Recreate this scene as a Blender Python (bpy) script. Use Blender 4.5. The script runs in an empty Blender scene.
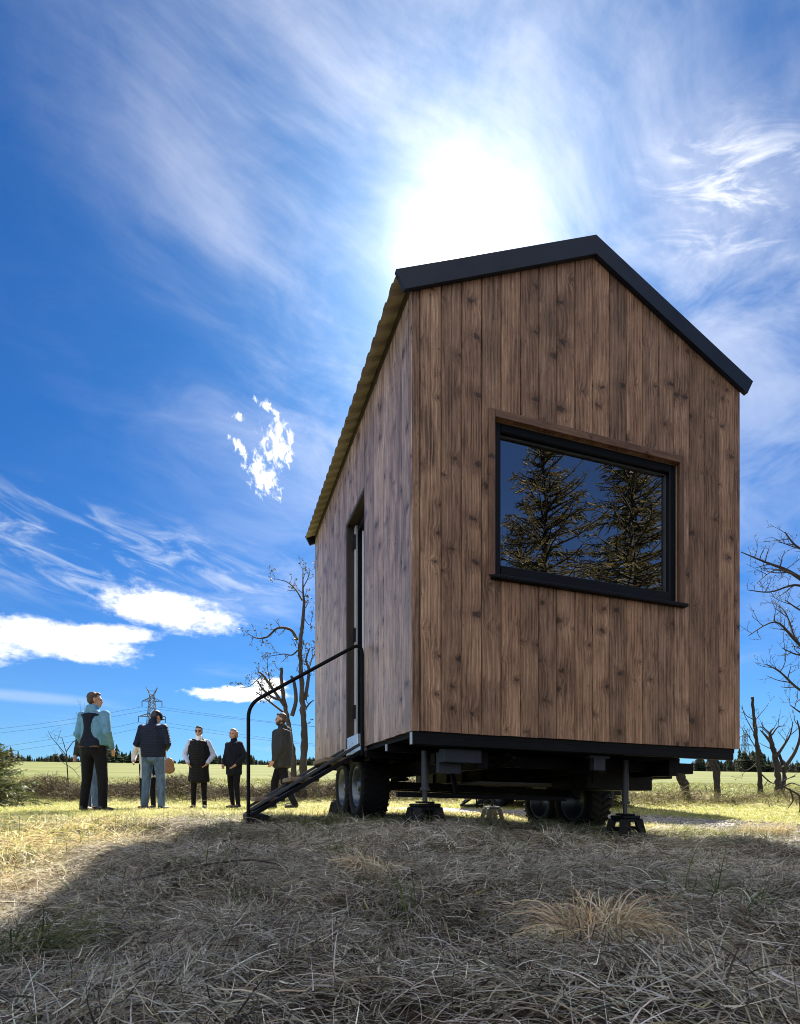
import bpy, bmesh, math, random
import numpy as np
from mathutils import Vector, Matrix, noise as mnoise

R = math.radians
rng = np.random.default_rng(7)
random.seed(7)
sc = bpy.context.scene
COL = sc.collection

# ------------------------------------------------------------------ camera
F, Y0, CAMH = 566.8188, 796.1904, 0.24
cam_d = bpy.data.cameras.new('camera')
cam = bpy.data.objects.new('camera', cam_d)
COL.objects.link(cam)
cam.location = (0, 0, CAMH)
cam.rotation_euler = (R(90), 0, 0)
cam_d.sensor_width = 36
cam_d.lens = 36 * F / 1024
cam_d.shift_y = (Y0 - 512) / 1024
cam_d.clip_start = 0.02
cam_d.clip_end = 6000
sc.camera = cam


def at(px, py, d):
    """photo pixel + real distance ahead -> world point"""
    return Vector(((px - 400) / F * d, d, CAMH + (Y0 - py) / F * d))


# ------------------------------------------------------------------ node helpers
class NT:
    def __init__(s, tree):
        s.t = tree
        s.n = tree.nodes
        s.l = tree.links

    def node(s, typ, **kw):
        n = s.n.new(typ)
        for k, v in kw.items():
            setattr(n, k, v)
        return n

    def put(s, sock, v):
        if isinstance(v, bpy.types.NodeSocket):
            s.l.new(v, sock)
        elif v is not None:
            if hasattr(sock, 'default_value'):
                try:
                    sock.default_value = v
                except Exception:
                    sock.default_value = (*v, 1.0)

    def m(s, op, a, b=None, c=None, clamp=False):
        n = s.node('ShaderNodeMath', operation=op, use_clamp=clamp)
        s.put(n.inputs[0], a)
        if b is not None:
            s.put(n.inputs[1], b)
        if c is not None:
            s.put(n.inputs[2], c)
        return n.outputs[0]

    def vm(s, op, a, b=None, sc_=None):
        n = s.node('ShaderNodeVectorMath', operation=op)
        s.put(n.inputs[0], a)
        if b is not None:
            s.put(n.inputs[1], b)
        if sc_ is not None:
            s.put(n.inputs['Scale'], sc_)
        return n.outputs['Value'] if op in ('DOT_PRODUCT', 'LENGTH', 'DISTANCE') else n.outputs[0]

    def comb(s, x, y, z):
        n = s.node('ShaderNodeCombineXYZ')
        for i, v in enumerate((x, y, z)):
            s.put(n.inputs[i], v)
        return n.outputs[0]

    def sep(s, v):
        n = s.node('ShaderNodeSeparateXYZ')
        s.put(n.inputs[0], v)
        return n.outputs

    def noise(s, vec, scale, detail=4, rough=.55, dist=0, dims='3D'):
        n = s.node('ShaderNodeTexNoise', noise_dimensions=dims)
        s.put(n.inputs['Vector'], vec)
        n.inputs['Scale'].default_value = scale
        n.inputs['Detail'].default_value = detail
        n.inputs['Roughness'].default_value = rough
        n.inputs['Distortion'].default_value = dist
        return n.outputs[0]

    def smooth(s, v, a, b, lo=0.0, hi=1.0):
        n = s.node('ShaderNodeMapRange', interpolation_type='SMOOTHSTEP')
        s.put(n.inputs[0], v)
        for i, x in enumerate((a, b, lo, hi)):
            s.put(n.inputs[1 + i], x)
        return n.outputs[0]

    def mix(s, fac, a, b, blend='MIX'):
        n = s.node('ShaderNodeMix', data_type='RGBA', blend_type=blend)
        s.put(n.inputs[0], fac)
        for sock, v in ((n.inputs[6], a), (n.inputs[7], b)):
            if isinstance(v, tuple) and len(v) == 3:
                v = (*v, 1)
            s.put(sock, v)
        return n.outputs[2]

    def bump(s, h, strength=.3, dist=.01):
        n = s.node('ShaderNodeBump')
        n.inputs['Strength'].default_value = strength
        n.inputs['Distance'].default_value = dist
        s.put(n.inputs['Height'], h)
        return n.outputs[0]


def new_mat(name):
    mt = bpy.data.materials.new(name)
    mt.use_nodes = True
    nt = NT(mt.node_tree)
    b = nt.n['Principled BSDF']
    return mt, nt, b


def simple(name, c, rough=.6, metal=0, var=.25, nscale=30, bump=.15, bdist=.003, spec=.5, stretch=(1, 1, 1)):
    mt, nt, b = new_mat(name)
    tc = nt.node('ShaderNodeTexCoord').outputs['Object']
    v = nt.vm('MULTIPLY', tc, stretch)
    n1 = nt.noise(v, nscale, 5, .6)
    n2 = nt.noise(v, nscale * .13, 3, .5)
    t = nt.m('ADD', nt.m('MULTIPLY', n1, .5), nt.m('MULTIPLY', n2, .5))
    t = nt.smooth(t, .3, .7)
    lo = tuple(x * (1 - var) for x in c)
    hi = tuple(min(1, x * (1 + var)) for x in c)
    nt.put(b.inputs['Base Color'], nt.mix(t, lo, hi))
    nt.put(b.inputs['Roughness'], nt.m('MULTIPLY_ADD', n1, .25, rough - .12, clamp=True))
    b.inputs['Metallic'].default_value = metal
    b.inputs['Specular IOR Level'].default_value = spec
    if bump:
        nt.put(b.inputs['Normal'], nt.bump(n1, bump, bdist))
    return mt


def attr_leaf(name, trans=.4, rough=.55, spec=.3, noise_amt=.3):
    """thin vegetation lit from both sides, colour carried per blade"""
    mt, nt, b = new_mat(name)
    a = nt.node('ShaderNodeAttribute', attribute_name='col').outputs['Color']
    tc = nt.node('ShaderNodeTexCoord').outputs['Object']
    n1 = nt.noise(tc, 35, 3, .6)
    colr = nt.mix(nt.m('MULTIPLY', n1, noise_amt), a, (.04, .03, .015))
    nt.put(b.inputs['Base Color'], colr)
    b.inputs['Roughness'].default_value = rough
    b.inputs['Specular IOR Level'].default_value = spec
    tr = nt.node('ShaderNodeBsdfTranslucent')
    nt.put(tr.inputs[0], colr)
    mx = nt.node('ShaderNodeMixShader')
    mx.inputs[0].default_value = trans
    nt.l.new(b.outputs[0], mx.inputs[1])
    nt.l.new(tr.outputs[0], mx.inputs[2])
    nt.l.new(mx.outputs[0], nt.n['Material Output'].inputs[0])
    return mt


def wood_mat(name, dark, mid, lite, rough=.55):
    mt, nt, b = new_mat(name)
    uv = nt.node('ShaderNodeAttribute', attribute_name='puv').outputs['Vector']
    u, v, pid = nt.sep(uv)
    vo = nt.m('MULTIPLY_ADD', pid, 17.31, v)
    uo = nt.m('MULTIPLY_ADD', pid, 7.77, u)
    # knots
    warp = nt.noise(nt.comb(uo, vo, pid), 26, 4, .7)
    warp2 = nt.noise(nt.comb(vo, uo, pid), 31, 4, .7)
    kv = nt.comb(nt.m('MULTIPLY_ADD', warp, .075, nt.m('MULTIPLY', uo, .72)), nt.m('MULTIPLY_ADD', warp2, .06, vo), 0)
    vor = nt.node('ShaderNodeTexVoronoi', voronoi_dimensions='2D', feature='F1')
    nt.put(vor.inputs['Vector'], kv)
    vor.inputs['Scale'].default_value = 4.6
    d = vor.outputs['Distance']
    kr = nt.sep(vor.outputs['Color'])[0]
    ksz = nt.m('MULTIPLY_ADD', nt.m('POWER', kr, 1.2), 1.05, .16)
    dk = nt.m('DIVIDE', d, ksz)
    knot = nt.smooth(dk, .118, .038)
    halo = nt.smooth(dk, .40, .08)
    # grain field bending round the knots
    lown = nt.noise(nt.comb(nt.m('MULTIPLY', uo, 6), nt.m('MULTIPLY', vo, .55), pid), 1.0, 3, .55)
    bend = nt.m('EXPONENT', nt.m('MULTIPLY', d, -9))
    fld = nt.m('ADD', nt.m('MULTIPLY', uo, 240), nt.m('MULTIPLY', lown, 30))
    fld = nt.m('MULTIPLY_ADD', bend, 13, fld)
    g = nt.m('MULTIPLY_ADD', nt.m('SINE', fld), .5, .5)
    g = nt.m('POWER', g, 1.7)
    fib = nt.noise(nt.comb(nt.m('MULTIPLY', uo, 300), nt.m('MULTIPLY', vo, 6), pid), 1.0, 6, .68)
    blot = nt.noise(nt.comb(nt.m('MULTIPLY', uo, 9), nt.m('MULTIPLY', vo, 2.2), pid), 1.0, 6, .65)
    spk = nt.noise(nt.comb(nt.m('MULTIPLY', uo, 60), nt.m('MULTIPLY', vo, 18), pid), 1.0, 5, .7)
    t = nt.m('ADD', nt.m('MULTIPLY', g, .20), nt.m('MULTIPLY', nt.smooth(fib, .36, .64), .40))
    t = nt.m('ADD', t, nt.m('MULTIPLY', nt.smooth(blot, .3, .7), .42))
    c = nt.mix(nt.smooth(t, .12, .55), dark, mid)
    c = nt.mix(nt.smooth(t, .55, .98), c, lite)
    # per plank tone
    h = nt.node('ShaderNodeTexWhiteNoise', noise_dimensions='1D')
    nt.put(h.inputs['W'], nt.m('MULTIPLY', pid, 3.7))
    tone = nt.m('MULTIPLY_ADD', h.outputs['Value'], .58, .72)
    hr = nt.sep(h.outputs['Color'])[1]
    c = nt.mix(nt.m('MULTIPLY', hr, .35), c, nt.mix(.5, c, (.20, .085, .035)))
    c = nt.mix(1.0, c, nt.comb(tone, tone, tone), 'MULTIPLY')
    c = nt.mix(nt.m('MULTIPLY', halo, .5), c, (.085, .04, .02))
    c = nt.mix(nt.m('MULTIPLY', knot, .82), c, (.02, .011, .007))
    strk = nt.smooth(spk, .59, .72)
    c = nt.mix(nt.m('MULTIPLY', strk, .7), c, tuple(x * .35 for x in dark))
    pale = nt.smooth(nt.noise(nt.comb(nt.m('MULTIPLY', uo, 120), nt.m('MULTIPLY', vo, 5), pid), 1, 4, .6), .66, .78)
    c = nt.mix(nt.m('MULTIPLY', pale, .4), c, tuple(min(1, x * 1.7) for x in lite))
    nt.put(b.inputs['Base Color'], c)
    nt.put(b.inputs['Roughness'], nt.m('MULTIPLY_ADD', fib, .3, rough - .15))
    b.inputs['Specular IOR Level'].default_value = .32
    hgt = nt.m('ADD', nt.m('MULTIPLY', g, .4), nt.m('MULTIPLY', fib, .6))
    hgt = nt.m('SUBTRACT', hgt, nt.m('MULTIPLY', knot, .5))
    nt.put(b.inputs['Normal'], nt.bump(hgt, .35, .002))
    return mt


def puffer(name, c, pitch=.055, var=.15):
    """quilted jacket cloth, stitched across"""
    mt, nt, b = new_mat(name)
    tc = nt.node('ShaderNodeTexCoord').outputs['Object']
    x, y, z = nt.sep(tc)
    wob = nt.noise(tc, 9, 3, .6)
    w = nt.m('SINE', nt.m('MULTIPLY', nt.m('MULTIPLY_ADD', wob, .02, z), 6.283 / pitch))
    hgt = nt.m('POWER', nt.m('ABSOLUTE', w), .5)
    n1 = nt.noise(tc, 25, 4, .6)
    nt.put(b.inputs['Base Color'], nt.mix(n1, tuple(v * (1 - var) for v in c), tuple(v * (1 + var) for v in c)))
    b.inputs['Roughness'].default_value = .6
    b.inputs['Specular IOR Level'].default_value = .2
    nt.put(b.inputs['Normal'], nt.bump(nt.m('MULTIPLY_ADD', n1, .5, hgt), .6, .012))
    return mt


def cloth(name, c, var=.25, rough=.85, fold=11):
    mt, nt, b = new_mat(name)
    tc = nt.node('ShaderNodeTexCoord').outputs['Object']
    n1 = nt.noise(nt.vm('MULTIPLY', tc, (1, 1, .45)), fold, 3, .55, .8)
    n2 = nt.noise(tc, 120, 3, .6)
    t = nt.m('ADD', nt.m('MULTIPLY', n1, .7), nt.m('MULTIPLY', n2, .3))
    nt.put(b.inputs['Base Color'], nt.mix(nt.smooth(t, .3, .7), tuple(v * (1 - var) for v in c), tuple(min(1, v * (1 + var)) for v in c)))
    b.inputs['Roughness'].default_value = rough
    b.inputs['Specular IOR Level'].default_value = .2
    nt.put(b.inputs['Normal'], nt.bump(nt.m('MULTIPLY_ADD', n2, .15, n1), .7, .03))
    return mt


# ------------------------------------------------------------------ materials
M = {}
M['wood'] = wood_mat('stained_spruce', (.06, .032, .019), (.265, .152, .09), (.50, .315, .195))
M['wood_side'] = wood_mat('stained_spruce_sheen', (.10, .067, .05), (.36, .25, .185), (.70, .53, .42), rough=.40)  # same boards, colour lightened to carry the sky sheen on the side
M['wood_trim'] = wood_mat('window_casing_wood', (.055, .03, .018), (.12, .066, .042), (.2, .115, .07))
M['lining'] = simple('birch_lining', (.42, .30, .19), .6, 0, .15, 12, .05, stretch=(6, 6, .6))
M['dark_reveal'] = simple('dark_brown_reveal', (.03, .02, .014), .5, 0, .3, 20)
M['trim_blue'] = simple('anthracite_flashing', (.011, .016, .028), .4, .05, .18, 6, .05, .002, spec=.28)
M['frame_black'] = simple('anthracite_frame', (.0035, .0045, .0075), .5, .0, .2, 14, .05, .001, spec=.16)
M['roof_dark'] = simple('roof_sheet_paint', (.03, .036, .045), .4, .4, .2, 8, .05)
M['roof_under'] = simple('sheet_back_coat', (.42, .385, .31), .5, 0, .22, 7, .05)
M['steel_black'] = simple('black_painted_steel', (.0045, .0045, .0055), .6, .0, .4, 25, .15, .001, spec=.14)
M['steel_grey'] = simple('galvanised_steel', (.04, .044, .052), .5, .3, .3, 35, .1, .001)
M['steel_cut'] = simple('bright_cut_edge', (.5, .52, .55), .4, .3, .2, 30)
M['bluegrey'] = simple('blue_grey_bracket', (.022, .028, .04), .5, .2, .3, 18)
M['rubber'] = simple('tyre_rubber', (.008, .008, .009), .75, 0, .35, 40, .25, .002, spec=.2)
M['rim'] = simple('wheel_rim_steel', (.13, .145, .165), .38, .75, .2, 16)
M['plastic'] = simple('black_stool_plastic', (.006, .006, .007), .5, 0, .3, 20, spec=.15)
M['plastic_grey'] = simple('grey_stool_plastic', (.16, .165, .18), .5, 0, .15, 20)
M['tread'] = simple('larch_tread', (.20, .14, .085), .7, 0, .35, 14, .2, .002, stretch=(1, 8, 8))
M['door_grey'] = simple('pale_grey_door', (.50, .53, .56), .35, .1, .12, 6, .03)
M['alu'] = simple('aluminium_plate', (.62, .68, .76), .3, .6, .15, 12, .04)
M['ply'] = simple('underfloor_board', (.16, .155, .145), .7, 0, .3, 8, .1, stretch=(.5, 5, 5))
M['skin'] = simple('skin', (.42, .24, .17), .5, 0, .15, 30, .05)
M['hair_brown'] = simple('brown_hair', (.05, .03, .02), .6, 0, .4, 90, .6, .004)
M['hair_dark'] = simple('dark_hair', (.02, .015, .013), .55, 0, .4, 90, .6, .004)
M['hair_blond'] = simple('reddish_blond_hair', (.25, .145, .075), .6, 0, .4, 90, .6, .004)
M['glasses'] = simple('dark_lens', (.01, .008, .008), .15, 0, .1, 30, 0)
M['teal'] = cloth('turquoise_softshell', (.115, .26, .40))
M['navy'] = cloth('navy_fleece', (.007, .011, .026))
M['belt'] = cloth('brown_belt', (.13, .07, .045))
M['dark_trousers'] = cloth('near_black_trousers', (.006, .006, .009))
M['jeans'] = cloth('faded_blue_jeans', (.085, .135, .22), .4)
M['olive'] = cloth('dark_olive_coat', (.03, .035, .025))
M['navy_puffer'] = puffer('navy_quilted_jacket', (.009, .014, .034))
M['black_puffer'] = puffer('black_quilted_vest', (.0045, .005, .008), .07)
M['navy_jacket'] = cloth('ink_blue_jacket', (.006, .008, .016))
M['charcoal'] = cloth('charcoal_parka', (.032, .034, .040))
M['cream'] = cloth('cream_coat', (.62, .58, .53), .15)
M['lilac'] = cloth('pale_lilac_sleeve', (.42, .47, .66), .15)
M['white_cloth'] = cloth('white_collar', (.75, .75, .76), .1)
M['tan'] = simple('tan_leather', (.28, .14, .065), .5, 0, .25, 25)
M['shoe'] = simple('dark_shoe_leather', (.018, .016, .015), .5, 0, .3, 30)
M['shoe_brown'] = simple('brown_shoe_leather', (.10, .055, .03), .5, 0, .3, 30)
M['bark'] = simple('grey_bark', (.05, .041, .035), .9, 0, .5, 22, .8, .02, stretch=(1, 1, .3))
M['bark_dark'] = simple('dark_bark', (.028, .023, .02), .9, 0, .5, 25, .8, .015, stretch=(1, 1, .3))
M['leaf'] = attr_leaf('bud_leaf', .4)
M['far_leaf'] = attr_leaf('far_wood', .05, 1.0, 0.0, 0)
M['needle'] = attr_leaf('spruce_needles', .25, .5)
M['straw'] = attr_leaf('dry_grass_blades', .36, .6, .25, .12)
M['grass'] = attr_leaf('meadow_grass_blades', .48, .5, .3, .08)
M['brush'] = attr_leaf('dry_brush', .2, .8, .1)
M['pylon'] = simple('pylon_steel', (.10, .12, .14), .6, .3, .2, 3, 0)
M['wire'] = simple('cable', (.04, .045, .05), .6, .2, .1, 3, 0)
M['stone'] = simple('gravel_stone', (.34, .32, .29), .9, 0, .35, 4, .2)


# ------------------------------------------------------------------ object helpers
def link(o, parent=None):
    COL.objects.link(o)
    if parent is not None:
        o.parent = parent
    return o


def tag(o, label=None, cat=None, group=None, kind=None):
    if label:
        o['label'] = label
    if cat:
        o['category'] = cat
    if group:
        o['group'] = group
    if kind:
        o['kind'] = kind
    return o


def empty(name, loc, rz=0, **kw):
    o = bpy.data.objects.new(name, None)
    o.empty_display_size = .2
    o.location = loc
    o.rotation_euler = (0, 0, rz)
    link(o)
    return tag(o, **kw)


def mesh_np(name, V, Fc, mat, parent=None, smooth=False, attrs=None):
    """Fc: (n,k) array of equal polygons or list of lists"""
    me = bpy.data.meshes.new(name)
    V = np.asarray(V, dtype=np.float32)
    if isinstance(Fc, np.ndarray) and Fc.ndim == 2:
        n, k = Fc.shape
        me.vertices.add(len(V))
        me.vertices.foreach_set('co', V.ravel())
        me.loops.add(n * k)
        me.loops.foreach_set('vertex_index', Fc.astype(np.int32).ravel())
        me.polygons.add(n)
        me.polygons.foreach_set('loop_start', np.arange(0, n * k, k, dtype=np.int32))
        me.polygons.foreach_set('loop_total', np.full(n, k, dtype=np.int32))
        me.update(calc_edges=True)
    else:
        me.from_pydata([tuple(map(float, v)) for v in V], [], [list(f) for f in Fc])
        me.update()
    if attrs:
        for an, (typ, dat) in attrs.items():
            a = me.attributes.new(an, typ, 'POINT')
            key = 'color' if 'COLOR' in typ else ('vector' if typ == 'FLOAT_VECTOR' else 'value')
            a.data.foreach_set(key, np.asarray(dat, dtype=np.float32).ravel())
    if smooth:
        me.polygons.foreach_set('use_smooth', np.ones(len(me.polygons), dtype=bool))
    me.materials.append(mat)
    o = bpy.data.objects.new(name, me)
    return link(o, parent)


class MB:
    """collects boxes, tubes and loops; build() links them as one mesh object"""

    def __init__(s):
        s.v, s.f, s.sm = [], [], []

    def add(s, vs, fs, smooth=False):
        o = len(s.v)
        s.v += [tuple(v) for v in vs]
        s.f += [tuple(i + o for i in f) for f in fs]
        s.sm += [smooth] * len(fs)

    def box(s, lo, hi, mtx=None, bev=.004):
        x0, y0, z0 = lo
        x1, y1, z1 = hi
        b = min(bev, (x1 - x0) * .3, (y1 - y0) * .3, (z1 - z0) * .3)
        bm = bmesh.new()
        bmesh.ops.create_cube(bm, size=1)
        bmesh.ops.scale(bm, vec=(x1 - x0, y1 - y0, z1 - z0), verts=bm.verts)
        bmesh.ops.translate(bm, vec=((x0 + x1) / 2, (y0 + y1) / 2, (z0 + z1) / 2), verts=bm.verts)
        if b > .0005:
            bmesh.ops.bevel(bm, geom=list(bm.edges), offset=b, segments=1, affect='EDGES')
        bm.verts.index_update()
        vs = [(mtx @ v.co if mtx is not None else v.co.copy()) for v in bm.verts]
        s.add(vs, [[v.index for v in f.verts] for f in bm.faces])
        bm.free()

    def bar(s, p, q, w, h, up=(0, 0, 1), bev=.003):
        """rectangular bar from p to q"""
        p, q = Vector(p), Vector(q)
        d = q - p
        L = d.length
        z = d.normalized()
        x = Vector(up).cross(z)
        if x.length < 1e-4:
            x = Vector((1, 0, 0)).cross(z)
        x.normalize()
        y = z.cross(x)
        m4 = Matrix((x, y, z)).transposed().to_4x4()
        m4.translation = p
        s.box((-w / 2, -h / 2, 0), (w / 2, h / 2, L), m4, bev)

    def tube(s, pts, rad, n=8, cap=True, smooth=True):
        pts = [Vector(p) for p in pts]
        if not hasattr(rad, '__len__'):
            rad = [rad] * len(pts)
        t0 = (pts[1] - pts[0]).normalized()
        a = t0.orthogonal().normalized()
        rings = []
        for i, p in enumerate(pts):
            t = (pts[min(i + 1, len(pts) - 1)] - pts[max(i - 1, 0)])
            if t.length < 1e-9:
                t = t0
            t = t.normalized()
            a = (a - t * a.dot(t))
            if a.length < 1e-6:
                a = t.orthogonal()
            a.normalize()
            b = t.cross(a)
            rings.append([p + (a * math.cos(2 * math.pi * j / n) + b * math.sin(2 * math.pi * j / n)) * rad[i] for j in range(n)])
        vs = [v for r in rings for v in r]
        fs = []
        for i in range(len(pts) - 1):
            for j in range(n):
                k = (j + 1) % n
                fs.append((i * n + j, i * n + k, (i + 1) * n + k, (i + 1) * n + j))
        s.add(vs, fs, smooth)
        if cap:
            m = (len(pts) - 1) * n
            s.add(rings[0], [list(range(n))[::-1]])
            s.add(rings[-1], [list(range(n))])

    def lathe(s, prof, axis='x', n=36, c=(0, 0, 0)):
        """prof: (offset along axis, radius) closed or open loop"""
        vs, fs = [], []
        for j in range(n):
            a = 2 * math.pi * j / n
            for (o, r) in prof:
                p = (o, r * math.cos(a), r * math.sin(a))
                vs.append((p[0] + c[0], p[1] + c[1], p[2] + c[2]))
        k = len(prof)
        for j in range(n):
            j2 = (j + 1) % n
            for i in range(k - 1):
                fs.append((j * k + i, j * k + i + 1, j2 * k + i + 1, j2 * k + i))
        s.add(vs, fs, True)

    def build(s, name, mat, parent=None, xf=None):
        me = bpy.data.meshes.new(name)
        vs = [xf(v) for v in s.v] if xf else s.v
        me.from_pydata([tuple(v) for v in vs], [], s.f)
        me.polygons.foreach_set('use_smooth', np.array(s.sm, dtype=bool))
        me.update()
        me.materials.append(mat)
        return link(bpy.data.objects.new(name, me), parent)


def children(o):
    return [c for c in bpy.data.objects if c.parent == o]


def copy_tree(o, parent=None):
    kids = children(o)
    c = o.copy()
    COL.objects.link(c)
    c.parent = parent
    for ch in kids:
        copy_tree(ch, c)
    return c


# ------------------------------------------------------------------ terrain
def gz(x, y):
    x = np.asarray(x, dtype=np.float64)
    y = np.asarray(y, dtype=np.float64)
    az = np.clip(x / np.maximum(y, 3.0), -.75, .75)
    mslope = .0665 - .0150 * (az + .75)
    t = np.maximum(y - 11.0, 0)
    hill = mslope * (t * t / (t + 2.0))
    far = np.clip((np.hypot(x, y) - 330) / 400, 0, 1)
    hill = hill * (1 - .35 * far)
    hill = np.where(y > 0, hill, 0)
    right = -.10 * np.clip((x - .3) / 1.6, 0, 1) * np.clip((10.5 - y) / 3, 0, 1) * np.clip((y + 6) / 6, 0, 1)
    stair = .03 * np.exp(-((x + .9) ** 2 + (y - 4.2) ** 2) / 1.2)
    wheel = .005 * np.exp(-((x + .2) ** 2 + (y - 4.2) ** 2) / 1.5)
    bank = (.30 * np.exp(-((y - 15.2 - .02 * x) / .9) ** 2) * np.clip((2.5 - x) / 2, 0, 1)
            + .18 * np.exp(-((y - 13.2 + .15 * x) / .8) ** 2) * np.clip((x - 2) / 2, 0, 1)) * (
        .7 + .3 * np.sin(x * 1.7) + .25 * np.sin(x * 4.1 + 1))
    near = np.exp(-((np.hypot(x, y - 2)) / 5.5) ** 2)
    hum = near * (.018 * np.sin(x * 3.1 + 1.3 * np.sin(y * 2.3)) + .026 * np.sin(y * 4.3 + x * 1.9 + .6)
                  + .022 * np.sin(x * 8.3 + y * 3.7) * np.cos(y * 6.1 - x * 2.0) + .010 * np.sin(x * 17 + 2 * np.sin(y * 9)) * np.sin(y * 15 + x * 3))
    left = -.085 * np.exp(-((x + 1.6) / 1.1) ** 2 - ((y - 1.9) / 1.3) ** 2)
    midr = .012 * np.sin(x * .9 + y * 1.3) + .010 * np.sin(x * 2.2 - y * 1.7)
    return hill + right + stair + wheel + bank + hum + left + midr * np.exp(-(np.hypot(x, y) / 30) ** 2)


def gz1(x, y):
    return float(gz(x, y))


# path centreline
PATH = [(6.6, .6), (5.2, 3.4), (4.25, 5.6), (3.3, 7.7), (1.9, 9.4), (.2, 10.6), (-.9, 11.2)]


def path_dist(x, y):
    d = np.full(np.shape(x), 1e9)
    for (ax, ay), (bx, by) in zip(PATH[:-1], PATH[1:]):
        dx, dy = bx - ax, by - ay
        t = np.clip(((x - ax) * dx + (y - ay) * dy) / (dx * dx + dy * dy), 0, 1)
        d = np.minimum(d, np.hypot(x - ax - t * dx, y - ay - t * dy))
    return d


def ground():
    rad = np.concatenate([[0.0], np.geomspace(.25, 12, 110), np.geomspace(12.3, 1500, 90)])
    na = 240
    ang = np.linspace(0, 2 * math.pi, na, endpoint=False)
    V = [[0, 1.0, 0]]
    for r in rad[1:]:
        for a in ang:
            V.append([r * math.sin(a), 1.0 + r * math.cos(a), 0])
    V = np.array(V)
    V[:, 2] = gz(V[:, 0], V[:, 1])
    q, tri = [], []
    for i in range(len(rad) - 2):
        b0, b1 = 1 + i * na, 1 + (i + 1) * na
        for j in range(na):
            k = (j + 1) % na
            q.append((b0 + j, b0 + k, b1 + k, b1 + j))
    for j in range(na):
        tri.append((0, 1 + (j + 1) % na, 1 + j))
    mt, nt, b = new_mat('meadow_soil')
    tc = nt.node('ShaderNodeTexCoord').outputs['Object']
    x, y, z = nt.sep(tc)
    n_fine = nt.noise(tc, 45, 6, .7)
    n_mid = nt.noise(tc, 2.2, 5, .6)
    n_big = nt.noise(nt.vm('MULTIPLY', tc, (.03, .09, .03)), 1, 5, .6)
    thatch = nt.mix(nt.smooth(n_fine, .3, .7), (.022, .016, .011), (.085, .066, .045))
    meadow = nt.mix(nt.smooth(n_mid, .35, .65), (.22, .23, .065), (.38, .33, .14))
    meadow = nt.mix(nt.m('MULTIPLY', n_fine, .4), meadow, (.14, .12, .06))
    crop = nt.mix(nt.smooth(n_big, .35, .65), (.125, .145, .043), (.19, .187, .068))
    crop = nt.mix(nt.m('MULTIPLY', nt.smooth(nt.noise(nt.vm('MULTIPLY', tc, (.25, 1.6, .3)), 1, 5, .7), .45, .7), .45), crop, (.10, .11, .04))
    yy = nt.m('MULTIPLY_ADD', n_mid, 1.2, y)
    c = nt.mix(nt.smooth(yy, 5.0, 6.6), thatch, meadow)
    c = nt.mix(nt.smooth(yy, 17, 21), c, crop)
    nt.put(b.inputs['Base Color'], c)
    b.inputs['Roughness'].default_value = .95
    b.inputs['Specular IOR Level'].default_value = .1
    nt.put(b.inputs['Normal'], nt.bump(n_fine, .6, .02))
    me = bpy.data.meshes.new('ground')
    me.from_pydata(V.tolist(), [], q + tri)
    me.polygons.foreach_set('use_smooth', np.ones(len(me.polygons), dtype=bool))
    me.materials.append(mt)
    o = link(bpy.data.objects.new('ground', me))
    tag(o, kind='structure')


ground()


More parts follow.
